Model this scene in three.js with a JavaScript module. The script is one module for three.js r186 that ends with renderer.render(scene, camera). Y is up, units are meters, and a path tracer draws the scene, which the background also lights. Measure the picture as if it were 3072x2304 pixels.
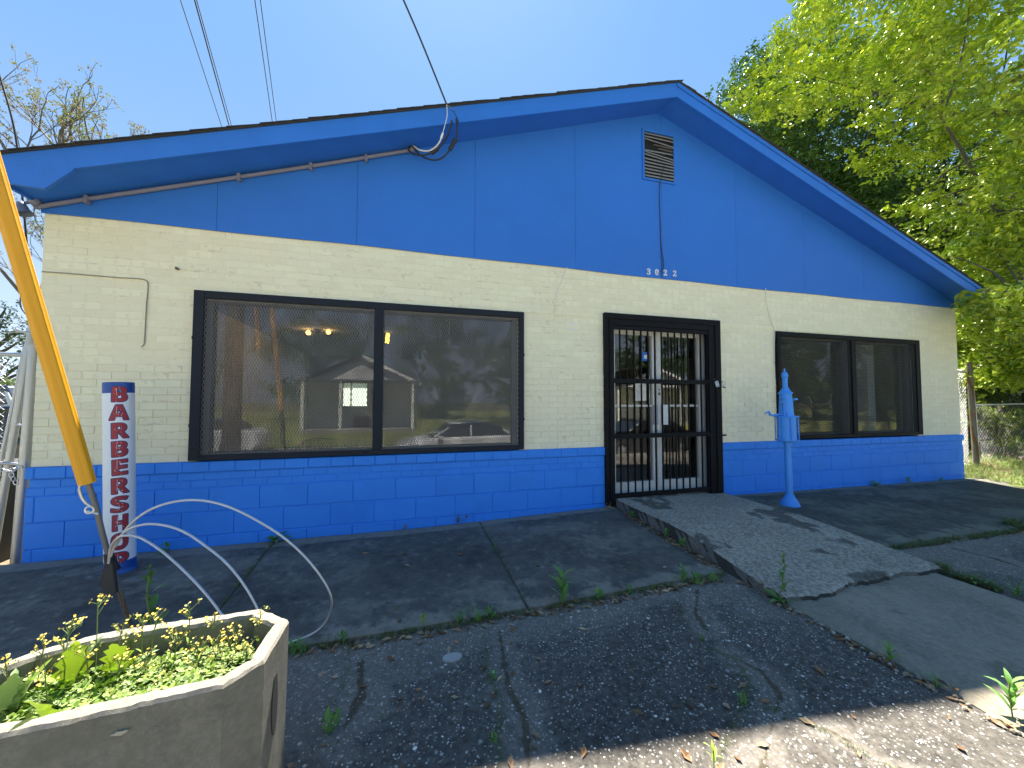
import * as THREE from 'three';
import { mergeGeometries, mergeVertices, toCreasedNormals } from 'three/addons/utils/BufferGeometryUtils.js';
import { RoundedBoxGeometry } from 'three/addons/geometries/RoundedBoxGeometry.js';
import { TextGeometry } from 'three/addons/geometries/TextGeometry.js';
import { FontLoader } from 'three/addons/loaders/FontLoader.js';
import { RectAreaLightUniformsLib } from 'three/addons/lights/RectAreaLightUniformsLib.js';

// ---------------------------------------------------------------- camera, sky, sun, exposure
const scene = new THREE.Scene();
const D2R = Math.PI / 180;
const camera = new THREE.PerspectiveCamera(89.86, 4 / 3, 0.05, 900);
camera.rotation.order = 'YXZ';
camera.position.set(2.932, 1.263, 4.17);
camera.rotation.set(2.368 * D2R, -15.997 * D2R, 0.103 * D2R);

const renderer = new THREE.WebGLRenderer({ antialias: true });
renderer.toneMapping = THREE.LinearToneMapping;
renderer.toneMappingExposure = 5.2;
renderer.shadowMap.enabled = true;

const SUN = new THREE.Vector3(0.05, 1, -0.508).normalize();
const sun = new THREE.DirectionalLight(new THREE.Color().setRGB(1, 0.93, 0.81), 5);
sun.name = 'sun';
sun.position.copy(SUN).multiplyScalar(60);
sun.castShadow = true;
sun.shadow.radius = 1.6;
sun.shadow.mapSize.set(4096, 4096);
Object.assign(sun.shadow.camera, { left: -30, right: 30, top: 30, bottom: -30, near: 1, far: 140 });
scene.add(sun, sun.target);

{ // clear spring sky: pale near the horizon, deeper blue overhead, a soft glow round the sun
  const W = 512, H = 256, data = new Float32Array(W * H * 4), d = new THREE.Vector3();
  for (let j = 0; j < H; j++) for (let i = 0; i < W; i++) {
    const el = ((j + 0.5) / H - 0.5) * Math.PI, az = ((i + 0.5) / W - 0.5) * 2 * Math.PI;
    d.set(Math.cos(el) * Math.cos(az), Math.sin(el), Math.cos(el) * Math.sin(az));
    const y = Math.max(d.y, 0), h = Math.exp(-y * 3.2), c = Math.max(d.dot(SUN), 0);
    const glow = 0.02 * Math.pow(c, 4) + 0.05 * Math.pow(c, 20);
    const k = (j * W + i) * 4;
    data[k] = 0.018 + 0.18 * h + glow; data[k + 1] = 0.073 + 0.157 * h + glow * 0.97; data[k + 2] = 0.172 + 0.098 * h + glow * 0.9; data[k + 3] = 1;
  }
  const sky = new THREE.DataTexture(data, W, H, THREE.RGBAFormat, THREE.FloatType);
  sky.mapping = THREE.EquirectangularReflectionMapping;
  sky.magFilter = sky.minFilter = THREE.LinearFilter; sky.needsUpdate = true;
  scene.background = sky; scene.environment = sky;
}

// ---------------------------------------------------------------- helpers
function rng(seed) { let s = seed | 0; return () => { s = (s + 0x6d2b79f5) | 0; let t = Math.imul(s ^ (s >>> 15), 1 | s); t = (t + Math.imul(t ^ (t >>> 7), 61 | t)) ^ t; return ((t ^ (t >>> 14)) >>> 0) / 4294967296; }; }
const R0 = rng(7), rr = (a, b, r = R0) => a + (b - a) * r();
const V = (x, y, z) => new THREE.Vector3(x, y, z);
const lerp = (a, b, t) => a + (b - a) * t, clamp = (x, a, b) => Math.min(b, Math.max(a, x)), sstep = (a, b, x) => { const t = clamp((x - a) / (b - a), 0, 1); return t * t * (3 - 2 * t); };
const used = new Map();
function numbered(n) { const k = used.get(n) || 0; used.set(n, k + 1); return k ? n + '_' + String(k).padStart(3, '0') : n; }
function tag(o, label, category, group, kind) { if (label) o.userData.label = label; if (category) o.userData.category = category; if (group) o.userData.group = group; if (kind) o.userData.kind = kind; return o; }
function thing(name, label, category, pos = [0, 0, 0], group) { const o = new THREE.Group(); o.name = numbered(name); o.position.set(...pos); scene.add(o); return tag(o, label, category, group); }
function mesh(name, geo, mat, parent) { const m = new THREE.Mesh(Array.isArray(geo) ? merge(geo) : geo, mat); m.name = name; parent.add(m); return m; }
function solo(name, geo, mat, label, category, group, kind) { const m = new THREE.Mesh(Array.isArray(geo) ? merge(geo) : geo, mat); m.name = numbered(name); scene.add(m); return tag(m, label, category, group, kind); }
function copyOf(root, pos, turn, label, scale) { const c = root.clone(); c.name = numbered(root.name.replace(/_\d{3}$/, '')); c.userData = { ...root.userData }; scene.add(c); c.position.set(...pos); if (turn !== undefined) c.rotation.y = turn; if (scale) c.scale.setScalar(scale); if (label) c.userData.label = label; return c; }
function merge(list) {
  const a = list.map((g) => { let q = g.index ? g.toNonIndexed() : g; for (const k of Object.keys(q.attributes)) if (!['position', 'normal', 'uv'].includes(k)) q.deleteAttribute(k); if (!q.attributes.uv) q.setAttribute('uv', new THREE.BufferAttribute(new Float32Array(q.attributes.position.count * 2), 2)); if (!q.attributes.normal) q.computeVertexNormals(); return q; });
  return mergeGeometries(a, false);
}
const box = (w, h, d, x = 0, y = 0, z = 0) => new THREE.BoxGeometry(w, h, d).translate(x, y, z);
const bx = (x0, x1, y0, y1, z0, z1) => box(x1 - x0, y1 - y0, z1 - z0, (x0 + x1) / 2, (y0 + y1) / 2, (z0 + z1) / 2);
const rbx = (x0, x1, y0, y1, z0, z1, r = 0.004, s = 1) => new RoundedBoxGeometry(x1 - x0, y1 - y0, z1 - z0, s, r).translate((x0 + x1) / 2, (y0 + y1) / 2, (z0 + z1) / 2);
const tube = (pts, r, seg = 32, rad = 8) => new THREE.TubeGeometry(new THREE.CatmullRomCurve3(pts.map((p) => (p.isVector3 ? p : V(...p)))), seg, r, rad, false);
const lathe = (pts, n = 24) => new THREE.LatheGeometry(pts.map(([r, y]) => new THREE.Vector2(r, y)), n);
function bar(a, b, r, n = 8, r2 = r) { // straight round bar
  const A = a.isVector3 ? a : V(...a), B = b.isVector3 ? b : V(...b), d = B.clone().sub(A), L = d.length();
  const g = new THREE.CylinderGeometry(r2, r, L, n, 1); g.translate(0, L / 2, 0);
  g.applyQuaternion(new THREE.Quaternion().setFromUnitVectors(V(0, 1, 0), d.normalize())); return g.translate(A.x, A.y, A.z);
}
// tileable value noise, N x N in 0..1
function noiseTile(N, cells, seed) {
  const r = rng(seed), L = new Float32Array(cells * cells); for (let i = 0; i < L.length; i++) L[i] = r();
  const out = new Float32Array(N * N), s = cells / N, ix = new Int32Array(N), fx = new Float32Array(N);
  for (let i = 0; i < N; i++) { const t = i * s, k = Math.floor(t); let f = t - k; fx[i] = f * f * (3 - 2 * f); ix[i] = k % cells; }
  for (let j = 0; j < N; j++) { const a = ix[j] * cells, b = ((ix[j] + 1) % cells) * cells, fy = fx[j];
    for (let i = 0; i < N; i++) { const x = ix[i], x1 = (x + 1) % cells, f = fx[i], p = L[a + x] + (L[a + x1] - L[a + x]) * f, q = L[b + x] + (L[b + x1] - L[b + x]) * f; out[j * N + i] = p + (q - p) * fy; } }
  return out;
}
function fbm(N, cells, oct, seed, gain = 0.5) { const o = new Float32Array(N * N); let a = 1, s = 0; for (let k = 0; k < oct && cells <= N; k++) { const n = noiseTile(N, cells, seed + k * 31); for (let i = 0; i < o.length; i++) o[i] += n[i] * a; s += a; a *= gain; cells *= 2; } for (let i = 0; i < o.length; i++) o[i] /= s; return o; }
const NA = fbm(512, 4, 6, 11), NB = fbm(512, 8, 6, 23), NC = fbm(512, 64, 3, 41, 0.7);
const smp = (n, x, y) => { const N = 512; x = ((x % 1) + 1) % 1 * N; y = ((y % 1) + 1) % 1 * N; const i = Math.floor(x), j = Math.floor(y), f = x - i, g = y - j, i1 = (i + 1) % N, j1 = (j + 1) % N, a = n[(j % N) * N + (i % N)], b = n[(j % N) * N + i1], c = n[j1 * N + (i % N)], d = n[j1 * N + i1]; return (a + (b - a) * f) * (1 - g) + (c + (d - c) * f) * g; };
const enc = (v) => { v = clamp(v, 0, 1); return 255 * (v <= 0.0031308 ? v * 12.92 : 1.055 * Math.pow(v, 1 / 2.4) - 0.055); };
function texture(W, H, fn, srgb = true) { // fn(i, j) -> [r, g, b] linear
  const d = new Uint8Array(W * H * 4);
  for (let j = 0; j < H; j++) for (let i = 0; i < W; i++) { const c = fn(i, j), k = (j * W + i) * 4; for (let q = 0; q < 3; q++) d[k + q] = srgb ? enc(c[q]) : clamp(c[q], 0, 1) * 255; d[k + 3] = 255; }
  const t = new THREE.DataTexture(d, W, H); t.magFilter = THREE.LinearFilter; t.minFilter = THREE.LinearMipmapLinearFilter; t.wrapS = t.wrapT = THREE.RepeatWrapping; if (srgb) t.colorSpace = THREE.SRGBColorSpace; t.needsUpdate = true; return t;
}
const rep = (t, m) => { const c = t.clone(); c.repeat.set(1 / m, 1 / m); c.needsUpdate = true; return c; };   // uv in metres, one tile every m metres
const lin = (r, g, b) => new THREE.Color().setRGB(r, g, b);
const std = (c, rough = 0.8, o = {}) => new THREE.MeshStandardMaterial({ color: c.isColor ? c : lin(...c), roughness: rough, ...o });
const phys = (c, rough, o = {}) => new THREE.MeshPhysicalMaterial({ color: c.isColor ? c : lin(...c), roughness: rough, ...o });
const TN = texture(512, 512, (i, j) => { const k = j * 512 + i, v = 0.45 * NB[k] + 0.55 * NC[k]; return [v, v, v]; }, false);           // fine grain for bump
const TR = texture(512, 512, (i, j) => { const k = j * 512 + i, v = 0.75 + 0.35 * (NA[k] - 0.5) + 0.2 * (NC[k] - 0.5); return [v, v, v]; }, false);
function painted(base, dirt, amount, tileM, seed, soil = 3.2) { // paint with faint roller mottling and dirt freckles
  const A = fbm(512, 6, 6, seed), B = fbm(512, 40, 4, seed + 5, 0.7);
  const t = texture(512, 512, (i, j) => { const k = j * 512 + i, m = 1 + amount * (A[k] - 0.5) * 1.6 + amount * (B[k] - 0.5) * 0.8, s = Math.max(0, B[k] * 0.6 + A[k] * 0.4 - 0.6) * soil; return base.map((c, q) => lerp(c * m, dirt[q], clamp(s, 0, 0.55))); });
  return rep(t, tileM);
}
function stamp(g) { // uv in metres from world x / y on a facade piece
  const p = g.attributes.position, uv = new Float32Array(p.count * 2); for (let i = 0; i < p.count; i++) { uv[2 * i] = p.getX(i) + p.getZ(i) * 0.7; uv[2 * i + 1] = p.getY(i) + p.getZ(i) * 0.3; } g.setAttribute('uv', new THREE.BufferAttribute(uv, 2)); return g;
}
function stampXZ(g) { const p = g.attributes.position, uv = new Float32Array(p.count * 2); for (let i = 0; i < p.count; i++) { uv[2 * i] = p.getX(i) + p.getY(i) * 0.5; uv[2 * i + 1] = p.getZ(i) + p.getY(i) * 0.8; } g.setAttribute('uv', new THREE.BufferAttribute(uv, 2)); return g; }

// ---------------------------------------------------------------- materials
const bumpN = (m, s) => ({ bumpMap: rep(TN, m), bumpScale: s });
const M = {
  beige: [0, 1, 2].map((i) => std([1, 1, 1], 0.78, { map: painted([[0.79, 0.745, 0.54], [0.77, 0.722, 0.52], [0.81, 0.77, 0.56]][i], [0.42, 0.38, 0.27], 0.09, 1.3 + i * 0.35, 60 + i), ...bumpN(0.35, 0.0022) })),
  blue: [0, 1].map((i) => std([1, 1, 1], 0.62, { map: painted([[0.02, 0.225, 0.8], [0.019, 0.218, 0.78]][i], [0.05, 0.11, 0.3], 0.12, 1.5 + i * 0.4, 80 + i, 1.2), ...bumpN(0.3, 0.002) })),  // base set brighter than the gable: difference in lighting put into the paint colour
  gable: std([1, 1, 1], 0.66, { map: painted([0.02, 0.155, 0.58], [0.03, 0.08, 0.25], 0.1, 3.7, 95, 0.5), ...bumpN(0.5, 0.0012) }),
  fascia: std([1, 1, 1], 0.55, { map: painted([0.02, 0.155, 0.58], [0.05, 0.12, 0.3], 0.14, 1.9, 99, 1), ...bumpN(0.3, 0.001) }),
  soffit: std([1, 1, 1], 0.75, { map: painted([0.02, 0.155, 0.58], [0.05, 0.12, 0.3], 0.12, 1.2, 103, 1) }),
  shingle: std([0.05, 0.05, 0.052], 0.95, bumpN(0.2, 0.003)),
  blackSteel: phys([0.005, 0.0055, 0.007], 0.6, { specularIntensity: 0.35, ...bumpN(0.15, 0.0005) }),
  navySteel: phys([0.014, 0.018, 0.027], 0.6, { specularIntensity: 0.4, ...bumpN(0.15, 0.0006) }),
  meshSteel: std([0.17, 0.17, 0.17], 0.6),
  meshDark: std([0.05, 0.051, 0.046], 0.75),
  alu: std([0.62, 0.62, 0.6], 0.5, { roughnessMap: rep(TR, 0.6) }),
  whitePaint: std([0.72, 0.73, 0.74], 0.55, { roughnessMap: rep(TR, 0.5) }),
  glass: phys([0.8, 0.82, 0.8], 0.0, { transmission: 1, thickness: 0, ior: 1.95 }),
  galv: std([0.42, 0.43, 0.44], 0.42, { metalness: 0.7, roughnessMap: rep(TR, 0.4), ...bumpN(0.1, 0.0006) }),
  zinc: std([0.62, 0.63, 0.65], 0.33, { metalness: 0.85 }),
  rustPipe: std([1, 1, 1], 0.85, { map: rep(texture(256, 256, (i, j) => { const v = NA[(j * 2) * 512 + i * 2], w = NC[j * 2 * 512 + i * 2]; return v > 0.52 ? [0.11 + 0.1 * w, 0.06 + 0.04 * w, 0.035] : [0.16 * w + 0.08, 0.15 * w + 0.08, 0.14 * w + 0.07]; }), 0.5), ...bumpN(0.1, 0.002) }),
  conduit: std([0.19, 0.19, 0.25], 0.55),
  blackRubber: std([0.018, 0.018, 0.02], 0.6),
  whiteCord: std([0.72, 0.7, 0.64], 0.85),
  greyCord: std([0.3, 0.28, 0.22], 0.85),
  yellowGuard: phys([0.78, 0.36, 0.008], 0.45, { ...bumpN(0.2, 0.0008) }),
  pumpBlue: std([1, 1, 1], 0.5, { map: painted([0.05, 0.29, 0.82], [0.06, 0.2, 0.5], 0.12, 0.6, 120), ...bumpN(0.08, 0.0012) }),
  concreteDark: null,
  bark: std([1, 1, 1], 0.95, { map: rep(texture(256, 256, (i, j) => { const v = smp(NB, i / 256 * 2, j / 256 * 0.5), w = 0.055 + 0.1 * v; return [w * 1.1, w * 0.95, w * 0.8]; }), 0.6), ...bumpN(0.12, 0.012) }),
  barkGrey: std([0.12, 0.11, 0.1], 0.95, bumpN(0.1, 0.006)),
  soil: std([0.07, 0.05, 0.034], 1, bumpN(0.12, 0.01)),
  interior: std([0.3, 0.29, 0.26], 0.9),
  interiorFloor: std([0.12, 0.11, 0.1], 0.5),
  darkPlastic: std([0.03, 0.03, 0.032], 0.5),
};
const leafMat = (c, tr = 0.45, rough = 0.75) => phys(c, rough, { side: THREE.DoubleSide, transmission: tr, thickness: 0, ior: 1.4 });
M.leafBright = leafMat([1, 1, 1], 0.45, 0.38);
M.leafWeed = leafMat([0.1, 0.24, 0.04], 0.3, 0.6);
M.leafWeedDark = leafMat([0.06, 0.15, 0.035], 0.25, 0.6);
M.leafLime = leafMat([0.3, 0.46, 0.05], 0.5, 0.6);
M.stem = std([0.14, 0.2, 0.05], 0.8);
M.stemBrown = std([0.2, 0.13, 0.06], 0.85);
M.flowerYellow = leafMat([0.62, 0.42, 0.03], 0.2, 0.8);
M.deadLeaf = std([1, 1, 1], 0.9, { side: THREE.DoubleSide });
// ---------------------------------------------------------------- ground
function interp(x, xs, ys) { if (x <= xs[0]) return ys[0]; for (let i = 1; i < xs.length; i++) if (x <= xs[i]) return lerp(ys[i - 1], ys[i], (x - xs[i - 1]) / (xs[i] - xs[i - 1])); return ys[ys.length - 1]; }
const yWall = (x) => interp(x, [0, 3.2, 4.2, 5.27, 7, 9, 12, 16], [-0.06, -0.055, -0.03, 0, 0.02, 0, -0.025, -0.03]);
const walkY = (x, z) => yWall(x) - 0.044 * clamp(z, 0, 1.75) - 0.008 * Math.max(z - 1.75, 0);
const lotY = (x, z) => walkY(x, z) - 0.024 + 0.012 * (smp(NA, x / 6, z / 6) - 0.5) - 0.2 * clamp(z - 4.4, 0, 3.4) ;
const SIDE_Z = 1.67;
// texture of the stained sidewalk: dark mildew film, cleaner concrete along the wall and the outer edge
{
  const W = 2048, H = 700, A = fbm(1024, 6, 6, 201), B = fbm(1024, 48, 4, 207, 0.7), C = fbm(1024, 10, 5, 213);
  const n = (a, i, j) => a[(j & 1023) * 1024 + (i & 1023)];
  const t = texture(W, H, (i, j) => {
    const z = j / H * 1.75, x = i / W * 5.12, a = n(A, i, j), b = n(B, i, j), c = n(C, i >> 1, j);
    let clean = sstep(0.14, 0.1, z + (c - 0.5) * 0.12) * 1.0 + sstep(1.48, 1.56, z + (a - 0.5) * 0.5 + (b - 0.5) * 0.2) * 0.75 + sstep(0.5, 0.6, a * 0.6 + c * 0.4 + (b - 0.5) * 0.2) * 0.3 + sstep(0.58, 0.66, c * 0.7 + b * 0.3) * 0.25;
    clean = clamp(clean, 0, 1) * (0.65 + 0.7 * b);
    const g = 0.088 + 0.1 * (a - 0.45) + 0.09 * (b - 0.5) + 0.04 * (c - 0.5), fl = b > 0.73 ? 0.05 : 0;
    const v = Math.max(0.02, g + fl);
    return [lerp(v * 1.06, 0.26, clean * 0.62), lerp(v * 0.97, 0.235, clean * 0.62), lerp(v * 0.84, 0.19, clean * 0.62)];
  });
  t.repeat.set(1 / 5.12, 1 / 1.75); M.walk = std([1, 1, 1], 0.85, { map: t, ...bumpN(0.16, 0.003) });
  const t2 = t.clone(); t2.repeat.set(1 / 5.12, 1 / 1.75); t2.offset.set(0.37, 0); t2.needsUpdate = true; M.walkRight = std([0.8, 0.86, 0.78], 0.85, { map: t2, ...bumpN(0.16, 0.003) });
}
// chip-seal asphalt, 5.12 x 2.56 m, stones set into dark binder, paler worn patches, dirt along the cracks
const CRACKS = [[[3.45, 1.7], [3.4, 2.0], [3.38, 2.2], [3.4, 2.35], [3.36, 2.5], [3.32, 2.65], [3.3, 2.9], [3.22, 3.3]], [[4.95, 1.72], [4.72, 1.95], [4.66, 2.1]], [[4.6, 2.33], [4.66, 2.47], [4.6, 2.62], [4.46, 2.7], [4.3, 2.8], [4.13, 2.9], [4.05, 3.1]], [[4.46, 2.7], [4.62, 2.82], [4.66, 2.95], [4.75, 3.15]], [[2.66, 1.75], [2.68, 2.0], [2.6, 2.3]]];
const segDist = (x, z, a, b) => { const dx = b[0] - a[0], dz = b[1] - a[1], t = clamp(((x - a[0]) * dx + (z - a[1]) * dz) / (dx * dx + dz * dz), 0, 1); return Math.hypot(x - a[0] - dx * t, z - a[1] - dz * t); };
{
  const W = 2048, H = 1024, N = 1024, A = fbm(N, 5, 6, 301), B = fbm(N, 128, 3, 307, 0.75), C = fbm(N, 14, 5, 313);
  const crack = new Float32Array(W * H).fill(9);
  for (const c of CRACKS) for (let k = 1; k < c.length; k++) {
    const a = c[k - 1], b = c[k], i0 = Math.max(0, ((Math.min(a[0], b[0]) - 0.25 - 0.4) / 5.12 * W) | 0), i1 = Math.min(W - 1, ((Math.max(a[0], b[0]) + 0.25 - 0.4) / 5.12 * W) | 0), j0 = Math.max(0, ((Math.min(a[1], b[1]) - 0.25 - 1.5) / 2.56 * H) | 0), j1 = Math.min(H - 1, ((Math.max(a[1], b[1]) + 0.25 - 1.5) / 2.56 * H) | 0);
    for (let j = j0; j <= j1; j++) for (let i = i0; i <= i1; i++) { const d = segDist(0.4 + i / W * 5.12, 1.5 + j / H * 2.56, a, b), q = j * W + i; if (d < crack[q]) crack[q] = d; }
  }
  const chip = new Float32Array(W * H), r = rng(77);
  for (let s = 0; s < 21000; s++) {
    const x = r() * W, y = r() * H, big = r() < 0.05, a = (big ? rr(2.2, 3.6, r) : rr(0.7, 1.9, r)), b = a * rr(0.55, 1, r), th = r() * 3.14, v = rr(0.25, 1, r), ct = Math.cos(th), st = Math.sin(th);
    for (let j = -4; j <= 4; j++) for (let i = -4; i <= 4; i++) { const u = (i * ct + j * st) / a, w = (-i * st + j * ct) / b, e = u * u + w * w; if (e < 1.3) { const q = (((y + j) | 0) + H) % H * W + (((x + i) | 0) + W) % W; chip[q] = Math.max(chip[q], v * clamp(2.2 - e * 1.6, 0, 1)); } }
  }
  const t = texture(W, H, (i, j) => {
    const q = j * W + i, a = A[(j & 1023) * N + ((i >> 1) & 1023)], b = B[(j & 1023) * N + (i & 1023)], c = C[(j & 1023) * N + ((i >> 1) & 1023)], x = 0.4 + i / W * 5.12, z = 1.5 + j / H * 2.56;
    const worn = clamp(sstep(0.22, 0.1, z - SIDE_Z + (c - 0.5) * 0.5) * 0.8 + sstep(0.13, 0.06, crack[q] + (c - 0.5) * 0.2) * 0.8 + sstep(0.52, 0.6, a * 0.7 + c * 0.35) * 0.7, 0, 1);
    let v = 0.098 + 0.09 * (a - 0.5) + 0.14 * (b - 0.5); v = lerp(v, 0.205 + 0.16 * (b - 0.5), worn * 0.75); v = Math.max(v, 0.018);
    let col = [v * 1.08, v * 0.965, v * 0.82]; const ch = chip[q]; if (ch > 0) col = col.map((k, n) => lerp(k, [0.6, 0.575, 0.52][n], ch * 0.9));
    const dirt = sstep(0.02, 0.004, crack[q] + (c - 0.5) * 0.045 + (b - 0.5) * 0.02); if (dirt > 0) col = col.map((k, n) => lerp(k, [0.075, 0.058, 0.028][n] * (0.5 + b), dirt * 0.9));
    return col;
  });
  t.repeat.set(1 / 5.12, 1 / 2.56); t.offset.set(-0.4 / 5.12, -1.5 / 2.56);
  M.asphalt = std([1, 1, 1], 0.8, { map: t, ...bumpN(0.07, 0.006) });
}
{ // ramp: washed concrete with small exposed gravel, darker scabs where the skin came off
  const N = 1024, A = fbm(N, 5, 6, 401), B = fbm(N, 160, 2, 407, 0.8), C = fbm(N, 22, 5, 411);
  const t = texture(N, N, (i, j) => { const q = j * N + i, a = A[q], b = B[q], c = C[q]; const scab = sstep(0.6, 0.67, a * 0.75 + c * 0.3), v = 0.31 + 0.42 * (b - 0.5) + 0.16 * (a - 0.5), w = Math.max(0.03, lerp(v, 0.11 + 0.16 * (b - 0.5), scab)); return [w * 1.08, w * 0.985, w * 0.8]; });
  M.ramp = std([1, 1, 1], 0.88, { map: rep(t, 2.4), ...bumpN(0.09, 0.007) });
  const t2 = texture(N, N, (i, j) => { const q = j * N + i, a = A[q], b = B[q], c = smp(NB, i / N * 3, j / N * 0.7); const v = 0.215 + 0.14 * (a - 0.5) + 0.1 * (b - 0.5) + 0.11 * (c - 0.5), k = sstep(0.57, 0.66, C[q] * 0.4 + a * 0.65), w = Math.max(0.03, lerp(v, 0.12, k * 0.75)); return [w * 1.12, w * 0.985, w * 0.74]; });
  M.walkway = std([1, 1, 1], 0.85, { map: rep(t2, 2.9), ...bumpN(0.12, 0.004) });
}
// a slab: uneven top, crumbled edges, sides down to y - thick
function slab(x0, x1, z0, z1, hy, thick, o = {}) {
  const st = o.step || 0.04, nx = Math.max(2, Math.round((x1 - x0) / st)), nz = Math.max(2, Math.round((z1 - z0) / st)), P = [], I = [], jag = o.jag ?? 0.006, ends = o.end;
  const at = (i, j) => {
    let u = i / nx, w = j / nz, zz1 = ends ? z1 + ends(lerp(x0, x1, u)) : z1, x = lerp(x0, x1, u), z = lerp(z0, zz1, w);
    const e = (k) => (smp(NC, k * 0.7 + x0 * 0.13, z0 * 0.3 + 0.2) - 0.5) * 2 * jag + (smp(NA, k * 0.35, x0 * 0.21 + 0.4) - 0.5) * 2 * jag;
    if (i === 0) x -= e(z); if (i === nx) x += e(z + 3.1); if (j === 0 && !o.flushBack) z -= e(x + 5.3); if (j === nz) z += e(x + 1.7);
    const rim = (i === 0 || i === nx || (j === 0 && !o.flushBack) || j === nz) ? (o.rim ?? 0.008) * (0.6 + smp(NC, x, z)) : 0;
    return [x, hy(x, z) + (smp(NB, x * 0.4, z * 0.4) - 0.5) * 0.006 - rim, z];
  };
  for (let j = 0; j <= nz; j++) for (let i = 0; i <= nx; i++) P.push(...at(i, j));
  const id = (i, j) => j * (nx + 1) + i;
  for (let j = 0; j < nz; j++) for (let i = 0; i < nx; i++) I.push(id(i, j), id(i, j + 1), id(i + 1, j), id(i + 1, j), id(i, j + 1), id(i + 1, j + 1));
  const loop = []; for (let i = 0; i <= nx; i++) loop.push(id(i, nz)); for (let j = nz - 1; j >= 0; j--) loop.push(id(nx, j)); for (let i = nx - 1; i >= 0; i--) loop.push(id(i, 0)); for (let j = 1; j <= nz; j++) loop.push(id(0, j));
  let n = P.length / 3; const first = n;
  for (const k of loop) { P.push(P[3 * k], P[3 * k + 1], P[3 * k + 2], P[3 * k], P[3 * k + 1] - thick, P[3 * k + 2]); }
  const S = o.split ? [] : I; for (let k = 0; k < loop.length - 1; k++) { const a = first + 2 * k; S.push(a, a + 1, a + 2, a + 2, a + 1, a + 3); }
  if (o.split) return [I, S].map((ix) => { let q = new THREE.BufferGeometry(); q.setAttribute('position', new THREE.Float32BufferAttribute(P, 3)); q.setIndex(ix); q.computeVertexNormals(); return stampXZ(q.toNonIndexed()); });
  const g = new THREE.BufferGeometry(); g.setAttribute('position', new THREE.Float32BufferAttribute(P, 3)); g.setIndex(I); g.computeVertexNormals(); return stampXZ(g);
}
function sheet(x0, x1, z0, z1, hy, nx, nz) { const g = new THREE.PlaneGeometry(1, 1, nx, nz).rotateX(-Math.PI / 2), p = g.attributes.position; for (let i = 0; i < p.count; i++) { const x = lerp(x0, x1, p.getX(i) + 0.5), z = lerp(z0, z1, p.getZ(i) + 0.5); p.setXYZ(i, x, hy(x, z), z); } g.computeVertexNormals(); return stampXZ(g); }
const structure = (o) => { o.userData.kind = 'structure'; return o; };
const farY = (x, z) => (z < 3 ? -0.15 : -0.15 - 0.2 * clamp(z - 4.4, 0, 3.8) - 0.1 + 0.035 * clamp(z - 15, 0, 9)) - 0.1 + (Math.abs(x) > 60 || z < -40 ? 0.6 * (smp(NA, x / 300, z / 300) - 0.3) : 0);
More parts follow.
